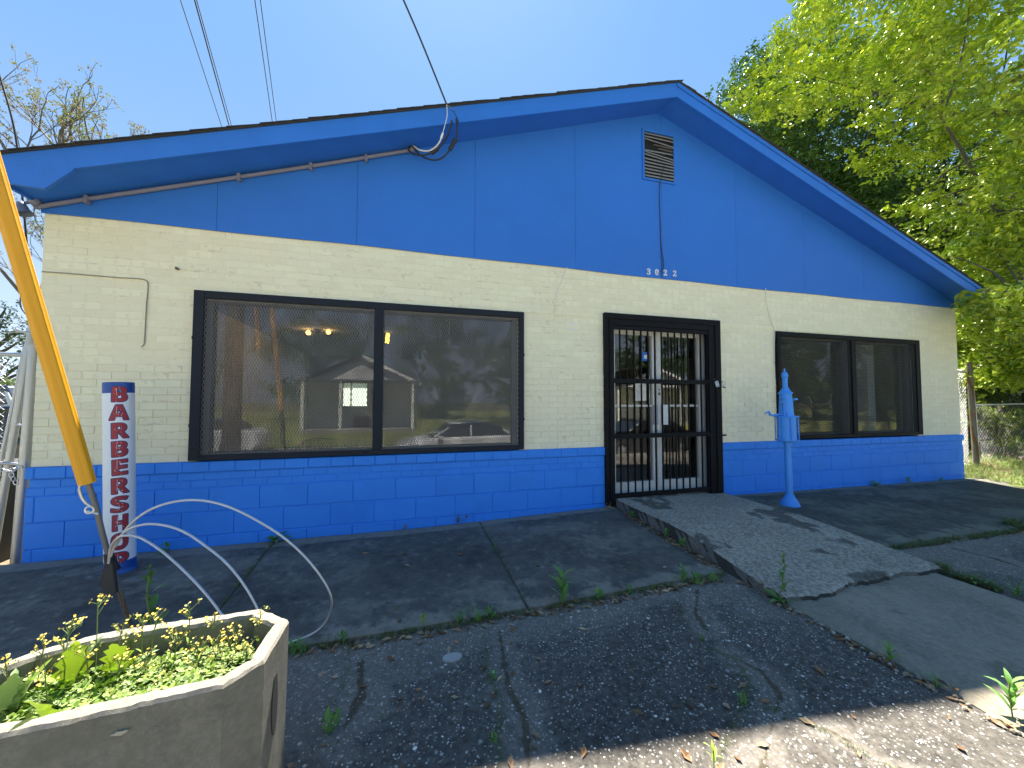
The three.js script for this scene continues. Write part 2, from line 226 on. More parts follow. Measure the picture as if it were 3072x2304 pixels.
{
  const dirtMap = texture(512, 512, (i, j) => { const k = j * 512 + i, a = NA[k], c = NC[k], g = sstep(0.42, 0.56, a); return [lerp(0.14, 0.09, g) * (0.6 + 0.8 * c), lerp(0.11, 0.11, g) * (0.6 + 0.8 * c), lerp(0.07, 0.03, g) * (0.6 + 0.8 * c)]; });
  M.ground = std([1, 1, 1], 0.95, { map: rep(dirtMap, 3.1), ...bumpN(0.4, 0.02) });
  const g = solo('ground', sheet(-260, 260, -260, 260, farY, 260, 260), M.ground, 'bare dirt and thin grass around the shop', null, null, 'structure');
  const lot = structure(solo('parking_lot', [sheet(-1.2, 5.42, 1.5, 8.4, lotY, 160, 170), sheet(6.94, 24, 1.5, 8.4, lotY, 110, 80), sheet(5.4, 6.96, 2.6, 8.4, (x, z) => lotY(x, z) - 0.02, 30, 60)], M.asphalt, 'dark chip-seal asphalt lot with white stones showing'));
  // sidewalk of cast slabs along the front wall
  const walk = structure(new THREE.Group()); walk.name = 'sidewalk'; scene.add(walk); walk.userData.label = 'mildew-stained concrete sidewalk along the shop front';
  for (const [a, b] of [[-1.9, 1.799], [1.812, 3.752], [3.766, 5.385]]) mesh('concrete_slab', slab(a, b, 0.012, SIDE_Z, walkY, 0.2, { jag: 0.009, step: 0.03 }), M.walk, walk);
  for (const [a, b] of [[7.0, 8.72], [8.745, 10.62], [10.645, 12.4]]) mesh('concrete_slab', slab(a, b, 0.012, SIDE_Z + 0.02, (x, z) => walkY(x, z) - 0.004, 0.2, { step: 0.06 }), M.walkRight, walk);
  mesh('joint_dirt', sheet(-1.9, 12.4, 0.05, SIDE_Z - 0.03, (x, z) => walkY(x, z) - 0.014, 200, 20), std([0.13, 0.115, 0.075], 1, bumpN(0.08, 0.01)), walk);
  const rampY = (x, z) => lerp(0.088 - 0.035 * (x - 5.4) / 1.6, walkY(x, 2.2) + 0.034, sstep(0.95, 2.28, z)) + (smp(NC, x, z) - 0.5) * 0.004;
  const rampParts = slab(5.42, 7.03, -0.19, 2.17, rampY, 0.16, { step: 0.03, jag: 0.011, rim: 0.012, flushBack: true, end: (x) => (smp(NA, x * 0.7, 0.31) - 0.5) * 0.2 - 0.02 + (smp(NC, x * 0.6, 0.7) - 0.5) * 0.03, split: true }), ramp = structure(new THREE.Group()); ramp.name = 'entrance_ramp'; scene.add(ramp); ramp.userData.label = 'worn gravelly concrete ramp leading up to the double door';
  mesh('ramp_top', rampParts[0], M.ramp, ramp); mesh('ramp_side', rampParts[1], std([1, 1, 1], 0.95, { map: rep(texture(256, 256, (i, j) => { const a = NA[j * 2 * 512 + i * 2], b = NC[j * 2 * 512 + i * 2], w = a > 0.56 ? 0.2 * b + 0.08 : 0.035 + 0.05 * b; return [w, w * 0.98, w * 0.86]; }), 0.6), ...bumpN(0.1, 0.01) }), ramp);
  const ww = structure(solo('walkway', slab(5.425, 6.955, 1.9, 8.0, (x, z) => walkY(x, z) - 0.004 - 0.2 * clamp(z - 4.4, 0, 3.4), 0.2, { step: 0.045, jag: 0.009, rim: 0.014 }), M.walkway, 'tan concrete walkway crossing the asphalt to the ramp'));
  const lawnMap = texture(512, 512, (i, j) => { const k = j * 512 + i, c = 0.5 + NC[k], a = NA[k]; return a > 0.58 ? [0.16 * c, 0.12 * c, 0.06 * c] : [0.11 * c, 0.15 * c, 0.025 * c]; });
  M.lawn = std([1, 1, 1], 0.95, { map: rep(lawnMap, 2.2), ...bumpN(0.3, 0.02) });
  structure(solo('lawn', sheet(12.02, 60, -40, 1.75, (x, z) => -0.05 + 0.04 * (smp(NA, x / 5, z / 5) - 0.5), 80, 80), M.lawn, 'sunlit patchy grass beside the shop'));
  const roadMap = texture(256, 256, (i, j) => { const v = 0.4 + 0.06 * (NC[j * 1024 + i * 2] - 0.5) + 0.03 * (NA[j * 1024 + i * 2] - 0.5); return [v, v * 0.97, v * 0.9]; });  // street tone raised so sunlight bounces off it onto the shaded facade
  structure(solo('road', sheet(-90, 90, 8.4, 15.6, () => -0.98, 60, 4), std([1, 1, 1], 0.9, { map: rep(roadMap, 2) }), 'street in front of the lot, toned pale to bounce light on the facade'));
  structure(solo('verge', sheet(-90, 90, 15.6, 60, (x, z) => -0.93 + 0.045 * clamp(z - 15.6, 0, 7), 60, 30), std([1.5, 1.35, 1.5], 0.95, { map: M.lawn.map }), 'grass across the street, brightened to bounce light on the facade'));  // lawn colour multiplied up, adding bounce light for the facade
}
const tri = (x, z) => (z > SIDE_Z - 0.005 ? lotY(x, z) : walkY(x, z));
const groundAt = (x, z) => (x > 5.4 && x < 7.03 && z < 2.2 ? lerp(0.088 - 0.035 * (x - 5.4) / 1.6, walkY(x, 2.2) + 0.012, sstep(0.95, 2.28, z)) : x > 5.42 && x < 6.95 && z > 2.15 ? walkY(x, z) : x > 12.4 && z < 1.7 ? -0.05 : tri(x, z));
// ---------------------------------------------------------------- the shop
const shop = thing('shop_building', 'low gabled shop of cream painted brick with bright blue gable and base', 'building');
const W1 = { x0: 1.103, x1: 4.257, y0: 0.712, y1: 2.26 }, W2 = { x0: 7.979, x1: 10.955, y0: 0.722, y1: 2.235 }, DR = { x0: 5.278, x1: 6.995, y0: 0.045, y1: 2.324 };
const holes = [[W1.x0 + 0.04, W1.x1 - 0.04, 0.4, W1.y1 - 0.03], [W2.x0 + 0.04, W2.x1 - 0.04, 0.4, W2.y1 - 0.03], [DR.x0 + 0.03, DR.x1 - 0.03, -1, DR.y1 - 0.03]];
const BASE_TOP = 0.7, GAB = 2.84, LEN = 11.99;
const wallTop = (x) => (x < 6.09 ? 2.91 + 0.3435 * x : 5.002 - 0.352 * (x - 6.09)), rakeTop = (x) => (x < 6.09 ? 3.1 + 0.3286 * (x + 0.02) : 5.108 - 0.3567 * (x - 6.09));
// one masonry unit: face at z = 0, bevelled arris, body reaching back
function unit(w, h, b, back, r) {
  const j = () => (r() - 0.5) * b * 0.7, a = w / 2, c = h / 2, ring = (dx, z, q) => [[-a + dx + q(), -c + dx + q(), z], [a - dx + q(), -c + dx + q(), z], [a - dx + q(), c - dx + q(), z], [-a + dx + q(), c - dx + q(), z]];
  const z0 = () => 0, A = ring(0, -back, z0), B = ring(0, -b * 0.9, z0), C = ring(b, (r() - 0.5) * b * 0.3, j), P = [], quad = (p, q, s, t) => P.push(...p, ...q, ...s, ...p, ...s, ...t);
  for (let k = 0; k < 4; k++) { const n = (k + 1) % 4; quad(A[k], A[n], B[n], B[k]); quad(B[k], B[n], C[n], C[k]); } quad(...C);
  const g = new THREE.BufferGeometry(); g.setAttribute('position', new THREE.Float32BufferAttribute(P, 3)); g.computeVertexNormals();
  return g;
}
const shiftUV = (g, u, v) => { stamp(g); const a = g.attributes.uv; for (let i = 0; i < a.count; i++) a.setXY(i, a.getX(i) + u, a.getY(i) + v); return g; };
{
  const r = rng(501), ch = (GAB - BASE_TOP) / 32, mod = 0.2032, list = [];
  for (let c = 0; c < 32; c++) {
    const y = BASE_TOP + (c + 0.5) * ch; let spans = [[0, LEN]];
    for (const [a, b, y0, y1] of holes) if (y + ch * 0.5 > y0 && y - ch * 0.3 < y1) spans = spans.flatMap(([p, q]) => (b <= p || a >= q ? [[p, q]] : [[p, a], [b, q]].filter(([s, t]) => t - s > 0.02)));
    for (let k = -1; k < 61; k++) { const s = (k + (c % 2) * 0.5) * mod, e = s + mod; for (const [p, q] of spans) { const a = Math.max(s, p), b = Math.min(e, q); if (b - a > 0.025) list.push([a, b, y]); } }
  }
  const full = [0, 1, 2, 3, 4, 5, 6, 7].map(() => shiftUV(unit(mod - 0.0025, ch - 0.006, 0.0034, 0.02, r), r() * 9, r() * 9));
  const score = (b) => Math.hypot((b[0] + b[1]) / 2 - 2.93, b[2] - 1.26, 4.17) * (b[1] - b[0] > 0.15 ? 1 : 1.5);
  list.sort((a, b) => score(a) - score(b));
  const rest = [[], [], []];
  list.forEach(([a, b, y], n) => {
    const w = b - a, isFull = w > mod - 0.001, x = (a + b) / 2, z = (r() - 0.5) * 0.0024 - (y > 1.6 ? 0.0012 : -0.0022), q = Math.floor(r() * 2.999);
    if (n < 300) { const m = mesh('brick', isFull ? full[Math.floor(r() * 8)] : shiftUV(unit(w - 0.0025, ch - 0.006, 0.0034, 0.02, r), x, y), M.beige[q], shop); m.position.set(x, y, z); }
    else rest[q].push(shiftUV(unit(w - 0.0025, ch - 0.006, 0.0034, 0.02, r), 0, 0).translate(x, y, z));
  });
  rest.forEach((g, q) => { const m = mesh('brickwork', g, M.beige[q], shop); m.userData.kind = 'stuff'; });
  // core of the front wall = the mortar plane, cut round the openings
  const bars = (y0, y1, z0, z1, cuts) => { let s = [[0.004, LEN - 0.004]]; for (const [a, b] of cuts) s = s.flatMap(([p, q]) => (b <= p || a >= q ? [[p, q]] : [[p, a], [b, q]])); return s.map(([a, b]) => bx(a, b, y0, y1, z0, z1)); };
  const c3 = holes.map(([a, b]) => [a + 0.006, b - 0.006]), core = [...bars(BASE_TOP, 2.2, -0.22, -0.0032, c3), ...bars(2.2, GAB + 0.05, -0.22, -0.0033, [])];
  mesh('wall_core', core.map(stamp), M.beige[1], shop);
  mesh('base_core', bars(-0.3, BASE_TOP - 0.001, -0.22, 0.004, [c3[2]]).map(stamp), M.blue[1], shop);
  // blue base: cap course, two thin courses, concrete blocks
  const row = (name, y0, y1, len, off, zf, bev, gap) => {
    for (let k = -1; k < LEN / len + 1; k++) {
      let a = Math.max((k + off) * len, -0.02), b = Math.min((k + 1 + off) * len, LEN + 0.02); const cuts = [];
      if (b - a < 0.03) continue;
      for (const [p, q] of a < DR.x0 && b > DR.x0 ? [[a, DR.x0 + 0.02], [Math.max(b, DR.x1), b]] : a < DR.x1 && b > DR.x1 ? [[DR.x1 - 0.02, b]] : a >= DR.x0 && b <= DR.x1 ? [] : [[a, b]]) { if (q - p > 0.04) cuts.push([p, q]); }
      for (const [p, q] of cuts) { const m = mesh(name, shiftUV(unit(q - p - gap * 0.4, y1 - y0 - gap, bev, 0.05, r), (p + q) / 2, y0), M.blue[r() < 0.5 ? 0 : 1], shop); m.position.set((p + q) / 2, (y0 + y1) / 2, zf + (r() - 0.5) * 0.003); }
    }
  };
  row('cap_brick', 0.604, 0.7, 0.2032, 0.2, 0.026, 0.006, 0.0035);
  row('base_brick', 0.53, 0.6, 0.2032, 0, 0.01, 0.003, 0.006); row('base_brick', 0.462, 0.53, 0.2032, 0.5, 0.0095, 0.003, 0.006);
  row('concrete_block', 0.247, 0.462, 0.4064, 0.1, 0.012, 0.004, 0.008); row('concrete_block', 0.032, 0.247, 0.4064, 0.6, 0.0125, 0.004, 0.008); row('concrete_block', -0.183, 0.032, 0.4064, 0.1, 0.014, 0.005, 0.008);
  // steel lintel edge running just above the openings
  mesh('lintel', [bx(W1.x0 - 0.1, DR.x0 - 0.02, 2.268, 2.28, -0.02, 0.006), bx(DR.x1 + 0.02, W2.x1 + 0.12, 2.262, 2.273, -0.02, 0.006)].map(stamp), M.beige[2], shop);
  // other walls, floor, ceiling
  mesh('side_wall', stamp(bx(0, 0.2, -0.3, 2.9, -9, -0.221)), M.beige[0], shop); mesh('side_wall', stamp(bx(LEN - 0.2, LEN, -0.3, 2.9, -9, -0.221)), M.beige[0], shop);
  const bw = [1.15, 1.86, 1.06, 1.79];
  mesh('rear_wall', [bx(0, bw[0], -0.3, 2.9, -9.2, -9.001), bx(bw[1], LEN, -0.3, 2.9, -9.2, -9.001), bx(bw[0], bw[1], -0.3, bw[2], -9.2, -9.001), bx(bw[0], bw[1], bw[3], 2.9, -9.2, -9.001)].map(stamp), M.interior, shop);
  const rw = mesh('rear_window', bx(bw[0], bw[1], bw[2], bw[3], -9.12, -9.115), phys([0.9, 0.97, 0.92], 0.9, { transmission: 0.75, thickness: 0 }), shop);
  mesh('window_bar', bx(1.36, 1.4, bw[2], bw[3], -9.1, -9.08), std([0.6, 0.42, 0.08], 0.6), rw);
  mesh('interior_floor', bx(0.2, LEN - 0.2, -0.25, 0.065, -9, -0.221), M.interiorFloor, shop);
  mesh('ceiling', bx(0.2, LEN - 0.2, 2.62, 2.7, -9, -0.221), M.interior, shop);
  mesh('interior_column', bx(10.55, 10.72, 0.066, 2.619, -0.62, -0.45), M.whitePaint, shop);
  mesh('interior_wall', [bx(7.3, 7.4, 0.066, 2.619, -9, -2.4), bx(3.4, 7.299, 0.066, 2.619, -5.6, -5.5)], M.interior, shop);
}
{ // gable of plywood panels
  const seams = [-0.012, 1.25, 2.47, 3.69, 4.91, 6.13, 7.32, 8.55, 9.77, 10.99, 12.0], sh = (pts) => { const s = new THREE.Shape(); pts.forEach(([x, y], i) => (i ? s.lineTo(x, y) : s.moveTo(x, y))); s.closePath(); return s; };
  mesh('gable_backing', stamp(new THREE.ExtrudeGeometry(sh([[0, 2.85], [LEN, 2.85], [LEN, 2.9], [6.09, 4.98], [0, 2.9]]), { depth: 0.2, bevelEnabled: false }).translate(0, 0, -0.2)), M.soffit, shop);
  for (let k = 0; k < seams.length - 1; k++) {
    const a = seams[k] + 0.0016, b = seams[k + 1] - 0.0016, low = (x) => GAB - 0.012 + 0.012 * Math.sin(x * 0.55 + 0.6) + 0.004 * Math.sin(x * 3.1), pts = [];
    for (let i = 0; i <= 6; i++) { const x = lerp(a, b, i / 6); pts.push([x, low(x)]); }
    pts.push([b, wallTop(b)]); if (a < 6.09 && b > 6.09) pts.push([6.09, 5.002]); pts.push([a, wallTop(a)]);
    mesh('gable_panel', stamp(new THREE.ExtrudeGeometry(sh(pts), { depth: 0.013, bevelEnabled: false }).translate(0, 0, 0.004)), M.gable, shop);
  }
  // fascia boards, trim, soffit, roof
  const rake = (name, x0, x1, top, drop, z0, z1, m) => mesh(name, stamp(new THREE.ExtrudeGeometry(sh([[x0, top(x0)], [x0, top(x0) - drop], [x1, top(x1) - drop], [x1, top(x1)]]), { depth: z1 - z0, bevelEnabled: false }).translate(0, 0, z0)), m, shop);
  rake('fascia_board', -0.03, 6.0895, rakeTop, 0.175, 0.36, 0.384, M.fascia); rake('fascia_board', 6.0905, 12.05, rakeTop, 0.175, 0.36, 0.384, M.fascia);
  rake('trim_board', 6.0905, 12.05, rakeTop, 0.05, 0.3845, 0.397, M.fascia);
  const under = (x0, x1) => { const q = []; const y0 = (x) => wallTop(x) + 0.002, y1 = (x) => rakeTop(x) - 0.16; const n = 12, P = []; for (let i = 0; i < n; i++) { const a = lerp(x0, x1, i / n), b = lerp(x0, x1, (i + 1) / n); P.push(a, y0(a), -0.05, b, y0(b), -0.05, b, y1(b), 0.359, a, y0(a), -0.05, b, y1(b), 0.359, a, y1(a), 0.359); } const g = new THREE.BufferGeometry(); g.setAttribute('position', new THREE.Float32BufferAttribute(P, 3)); g.computeVertexNormals(); return stamp(g); };
  mesh('soffit', [under(-0.03, 6.09), under(6.09, 12.04)], M.soffit, shop);
  mesh('eave_return', stamp(new THREE.ExtrudeGeometry(sh([[-0.03, 2.9], [0.26, 2.885], [0.43, 3.06], [0.43, 3.08], [-0.03, 2.93]]), { depth: 0.03, bevelEnabled: false }).translate(0, 0, 0.3535)), M.fascia, shop);
  mesh('eave_end', stamp(bx(-0.03, -0.008, 2.9, 3.09, 0.0, 0.353)), M.fascia, shop);
  const roof = mesh('roof', [[-0.05, 6.09], [6.09, 12.08]].map(([a, b]) => stamp(new THREE.ExtrudeGeometry(sh([[a, rakeTop(a) + 0.001], [b, rakeTop(b) + 0.001], [b, rakeTop(b) + 0.008], [a, rakeTop(a) + 0.008]]), { depth: 10.2, bevelEnabled: false }).translate(0, 0, -9.8))), M.shingle, shop);
  const r = rng(611), tabs = [];
  for (const [a, b] of [[-0.06, 6.09], [6.09, 12.1]]) { const sl = Math.atan2(rakeTop(b - 0.01) - rakeTop(a + 0.01), b - a); for (let x = a; x < b; x += 0.127) { const g = new THREE.BoxGeometry(0.135 + r() * 0.02, 0.0045, 0.3); g.rotateZ(sl + (a < 0 ? -0.035 : 0.035)); g.rotateX((r() - 0.5) * 0.02); tabs.push(g.translate(x + 0.06, rakeTop(x + 0.06) + 0.0115 + r() * 0.003, 0.262 + r() * 0.01)); } }
  const sgl = mesh('shingle_edge', tabs, M.shingle, roof); sgl.userData.kind = 'stuff';
  // louvre vent with broken slats
  const vent = mesh('gable_vent', [bx(5.845, 5.873, 4.075, 4.74, 0.016, 0.034), bx(6.315, 6.343, 4.075, 4.74, 0.016, 0.034), bx(5.874, 6.314, 4.712, 4.74, 0.016, 0.034), bx(5.874, 6.314, 4.075, 4.102, 0.016, 0.034)].map(stamp), M.gable, shop);
  mesh('dark_vent_backing', bx(5.873, 6.315, 4.102, 4.712, 0.0175, 0.0195), std([0.006, 0.006, 0.008], 0.9), vent);  // near-black sheet painted as the shade inside the vent
  const slatM = std([0.26, 0.26, 0.255], 0.7, bumpN(0.1, 0.001));
  for (let k = 0; k < 14; k++) {
    const y = 4.682 - k * 0.0425, broken = k >= 2 && k <= 6, w = broken ? [0.43, 0.3, 0.21, 0.42, 0.43][k - 2] : 0.436, g = new RoundedBoxGeometry(w, 0.003, 0.04, 1, 0.001);
    g.rotateX(1.0); const m = mesh('slat', g, slatM, vent); m.position.set(6.094 + (broken ? [0, 0.06, 0.09, -0.005, 0][k - 2] : 0), y + (broken ? -0.008 : 0), 0.034); m.rotation.z = broken ? [-0.09, -0.03, -0.06, 0.02, -0.1][k - 2] : (k === 7 ? -0.07 : (r() - 0.5) * 0.02) - (k > 6 && k < 10 ? 0.03 : 0);
    if (k === 3 || k === 4) m.rotation.x = -0.7;
  }
  // wire from the vent to the numbers
  mesh('hanging_wire', tube([[6.15, 4.3, 0.055], [6.1, 4.12, 0.05], [6.09, 3.9, 0.03], [6.1, 3.5, 0.026], [6.11, 3.2, 0.026], [6.14, 3.03, 0.03], [6.12, 2.93, 0.028], [6.05, 2.875, 0.026]], 0.0042, 50, 6), M.darkPlastic, shop);
  mesh('hanging_wire', tube([[6.09, 4.08, 0.035], [6.095, 3.7, 0.024], [6.1, 3.3, 0.023], [6.115, 2.9, 0.024], [6.115, 2.83, 0.024]], 0.003, 40, 6), M.darkPlastic, shop);
}
{ // house number
  const font = await new FontLoader().loadAsync('fonts/droid/droid_serif_bold.typeface.json');
  [['3', 5.919, 2.853], ['0', 6.04, 2.857], ['2', 6.165, 2.862], ['2', 6.309, 2.866]].forEach(([c, x, y]) => { const g = new TextGeometry(c, { font, size: 0.074, depth: 0.006, curveSegments: 6, bevelEnabled: true, bevelSize: 0.0012, bevelThickness: 0.0015, bevelSegments: 1 }); g.computeBoundingBox(); g.translate(-(g.boundingBox.min.x + g.boundingBox.max.x) / 2, 0, 0); const m = mesh('house_number', g, M.whitePaint, shop); m.position.set(x, y, 0.0185); m.userData.label = 'white number ' + c + ' over the door'; });
}
// expanded steel mesh: strands between staggered bonds
function grille(x0, x1, y0, y1, z, W = 0.0238, H = 0.053, sw = 0.0043) {
  const P = [], N = [], rows = Math.ceil((y1 - y0) / (H / 2)), cols = Math.ceil((x1 - x0) / W);
  const strand = (ax, ay, bx_, by) => {
    let t0 = 0, t1 = 1; const dx = bx_ - ax, dy = by - ay, clip = (p, q) => { if (p === 0) return q >= 0; const t = q / p; if (p < 0) t0 = Math.max(t0, t); else t1 = Math.min(t1, t); return t0 < t1; };
    if (!(clip(-dx, ax - x0) && clip(dx, x1 - ax) && clip(-dy, ay - y0) && clip(dy, y1 - ay))) return;
    const a = [ax + dx * t0, ay + dy * t0], b = [ax + dx * t1, ay + dy * t1], l = Math.hypot(dx, dy), nx = -dy / l * sw / 2, ny = dx / l * sw / 2, zz = 0.0018;
    const q = [[nx, ny, -zz * 0.4], [nx * 0.6, ny * 0.6, zz], [-nx, -ny, zz * 0.4], [-nx * 0.6, -ny * 0.6, -zz]];
    for (let k = 0; k < 4; k++) { const c = q[k], d = q[(k + 1) % 4]; P.push(a[0] + c[0], a[1] + c[1], z + c[2], b[0] + c[0], b[1] + c[1], z + c[2], b[0] + d[0], b[1] + d[1], z + d[2], a[0] + c[0], a[1] + c[1], z + c[2], b[0] + d[0], b[1] + d[1], z + d[2], a[0] + d[0], a[1] + d[1], z + d[2]); }
  };
  for (let j = -1; j <= rows; j++) for (let i = -1; i <= cols; i++) { const x = x0 + (i + (j & 1) * 0.5) * W, y = y0 + j * H / 2; strand(x, y, x + W / 2, y + H / 2); strand(x, y, x - W / 2, y + H / 2); }
  const g = new THREE.BufferGeometry(); g.setAttribute('position', new THREE.Float32BufferAttribute(P, 3)); g.computeVertexNormals(); return g;
}
function shopWindow(w, mull, rim, fm, gm, label) {
  const f = mesh('window', [rbx(w.x0, w.x0 + rim[0], w.y0, w.y1, -0.02, 0.046), rbx(w.x1 - rim[1], w.x1, w.y0, w.y1, -0.02, 0.046), rbx(w.x0 + rim[0], w.x1 - rim[1], w.y1 - rim[2], w.y1, -0.02, 0.045), rbx(w.x0 + rim[0], w.x1 - rim[1], w.y0, w.y0 + rim[3], -0.02, 0.045)].map(stamp), fm, shop); f.userData.label = label;
  mesh('mullion', stamp(rbx(mull[0], mull[1], w.y0 + rim[3], w.y1 - rim[2], -0.015, 0.05)), fm, f);
  for (const [a, b] of [[w.x0 + rim[0], mull[0]], [mull[1], w.x1 - rim[1]]]) { const g = mesh('grille', grille(a, b, w.y0 + rim[3], w.y1 - rim[2], 0.03), gm, f); g.userData.kind = 'stuff'; }
  const m = (mull[0] + mull[1]) / 2;
  mesh('sash', [bx(w.x0 + 0.04, w.x0 + 0.11, w.y0 - 0.01, w.y1 - 0.03, -0.15, -0.06), bx(w.x1 - 0.11, w.x1 - 0.04, w.y0 - 0.01, w.y1 - 0.03, -0.15, -0.06), bx(w.x0 + 0.111, w.x1 - 0.111, w.y1 - 0.08, w.y1 - 0.03, -0.15, -0.06), bx(w.x0 + 0.111, w.x1 - 0.111, w.y0 - 0.01, w.y0 + 0.055, -0.15, -0.06), bx(m - 0.025, m + 0.025, w.y0 + 0.0555, w.y1 - 0.0805, -0.15, -0.06)], std([0.13, 0.13, 0.125], 0.5), f);
  for (const [a, b] of [[w.x0 + 0.105, m - 0.024], [m + 0.024, w.x1 - 0.105]]) mesh('glass', new THREE.PlaneGeometry(b - a, w.y1 - w.y0 - 0.13).translate((a + b) / 2, (w.y0 + w.y1) / 2 - 0.01, -0.1), M.glass, f);
  for (const [x, y] of [[w.x0 - 0.012, w.y0 + 0.3], [w.x0 - 0.012, w.y1 - 0.45], [w.x1 - 0.02, w.y0 + 0.32], [w.x1 - 0.02, w.y1 - 0.5]]) mesh('lug', rbx(x, x + 0.032, y, y + 0.03, 0.004, 0.03, 0.003), fm, f);
}
shopWindow(W1, [2.656, 2.742], [0.083, 0.055, 0.066, 0.046], M.navySteel, M.meshSteel, 'wide window behind a charcoal steel frame and diamond mesh');
shopWindow(W2, [9.41, 9.497], [0.06, 0.1, 0.066, 0.046], M.blackSteel, M.meshDark, 'wide window behind a black steel frame and fine dark mesh');
{ // entrance: glazed double door behind a barred steel gate
  const gate = mesh('security_gate', [rbx(DR.x0, DR.x0 + 0.122, DR.y0 - 0.03, DR.y1, -0.03, 0.05), rbx(DR.x1 - 0.195, DR.x1, DR.y0 - 0.01, DR.y1, -0.03, 0.05), rbx(DR.x0 + 0.122, DR.x1 - 0.195, DR.y1 - 0.145, DR.y1, -0.03, 0.049)].map(stamp), M.blackSteel, shop); gate.userData.label = 'black barred steel gate across the entrance';
  mesh('frame_lip', [bx(DR.x0 + 0.055, DR.x0 + 0.066, DR.y0, DR.y1 - 0.07, 0.0505, 0.062), bx(DR.x0 + 0.055, DR.x1 - 0.09, DR.y1 - 0.07, DR.y1 - 0.058, 0.0505, 0.062), bx(DR.x1 - 0.1, DR.x1 - 0.089, DR.y0, DR.y1 - 0.0705, 0.0505, 0.062)], M.blackSteel, gate);
  for (const [y0, y1] of [[2.13, 2.178], [1.47, 1.525], [0.798, 0.853], [0.088, 0.14]]) mesh('rail', rbx(5.4, 6.8, y0, y1, 0.002, 0.04), M.blackSteel, gate);
  for (let k = 0; k < 14; k++) { const x = 5.494 + k * 0.0997; for (const [a, b] of [[1.5252, 2.1298], [0.8532, 1.4698], [0.1402, 0.7978]]) mesh('bar', rbx(x - 0.0085, x + 0.0085, a, b, 0.012, 0.029, 0.002), M.blackSteel, gate); }
  mesh('latch_bar', [bx(6.75, 7.05, 0.795, 0.815, 0.051, 0.058), bx(6.72, 7.0, 1.5, 1.512, 0.051, 0.06)], M.blackSteel, gate);
  const door = mesh('entrance_door', [bx(5.3, 5.47, 0.07, 2.31, -0.2, -0.1), bx(6.8, 6.99, 0.07, 2.31, -0.2, -0.1), bx(5.471, 6.799, 2.19, 2.31, -0.2, -0.1), bx(5.471, 6.799, 0.04, 0.1, -0.2, -0.09)].map(stamp), M.alu, shop); door.userData.label = 'white aluminium framed glass double door';
  for (const [a, b, l, rt] of [[5.475, 6.105, 0.03, 0.06], [6.112, 6.795, 0.075, 0.03]]) {
    const leaf = mesh('door_leaf', [bx(a, a + l, 0.104, 2.185, -0.165, -0.11), bx(b - rt, b, 0.104, 2.185, -0.165, -0.11), bx(a + l, b - rt, 2.1, 2.185, -0.165, -0.11), bx(a + l, b - rt, 0.104, 0.235, -0.165, -0.11)].map(stamp), M.alu, door);
    mesh('door_glass', new THREE.PlaneGeometry(b - a - l - rt + 0.01, 1.87).translate((a + l + b - rt) / 2, 1.168, -0.138), M.glass, shop).name = 'door_glass';
    mesh('push_bar', bx(a + l, b - rt, 1.178, 1.205, -0.136, -0.124), M.alu, shop);
  }
  mesh('door_lock', [lathe([[0, 0], [0.017, 0], [0.019, 0.004], [0.014, 0.01], [0, 0.01]], 14).rotateX(Math.PI / 2).translate(6.148, 1.345, -0.11), lathe([[0, 0], [0.009, 0], [0.01, 0.004], [0, 0.006]], 12).rotateX(Math.PI / 2).translate(6.148, 1.4, -0.11), lathe([[0, 0], [0.008, 0], [0.008, 0.006], [0, 0.006]], 12).rotateX(Math.PI / 2).translate(6.08, 1.37, -0.11)], M.rustPipe, shop);
  mesh('push_plate', rbx(6.165, 6.265, 0.945, 1.205, -0.1, -0.08, 0.004), M.whitePaint, shop);
  mesh('push_plate', rbx(6.045, 6.115, 0.95, 1.2, -0.105, -0.088, 0.004), std([0.3, 0.32, 0.38], 0.4), shop);
  const st = solo('sticker', bx(5.912, 5.997, 1.772, 1.885, -0.1365, -0.1355), std([0.015, 0.16, 0.62], 0.5), 'square blue sticker with a white patch on the glass door', 'sticker');
  mesh('white_patch', bx(5.945, 6.005, 1.8, 1.85, -0.135, -0.1345), M.whitePaint, st);
  const cv = document.createElement('canvas'); cv.width = 192; cv.height = 256; const c = cv.getContext('2d'); c.fillStyle = '#e8e6e0'; c.fillRect(0, 0, 192, 256); c.fillStyle = '#8d8d90'; for (let k = 0; k < 9; k++) c.fillRect(20, 96 + k * 16, 110 + ((k * 37) % 42), 4); c.strokeStyle = '#77797c'; c.lineWidth = 7; c.beginPath(); c.arc(96, 48, 26, 0, 6.3); c.stroke(); c.beginPath(); c.moveTo(75, 26); c.lineTo(117, 70); c.stroke();
  const ct = new THREE.CanvasTexture(cv); ct.colorSpace = THREE.SRGBColorSpace;
  const paper = new THREE.PlaneGeometry(0.165, 0.222).translate(5.888, 1.365, -0.1355);
  solo('notice', paper, std([1, 1, 1], 0.9, { map: ct, side: THREE.DoubleSide }), 'white paper notice taped inside the barred door', 'notice');
}
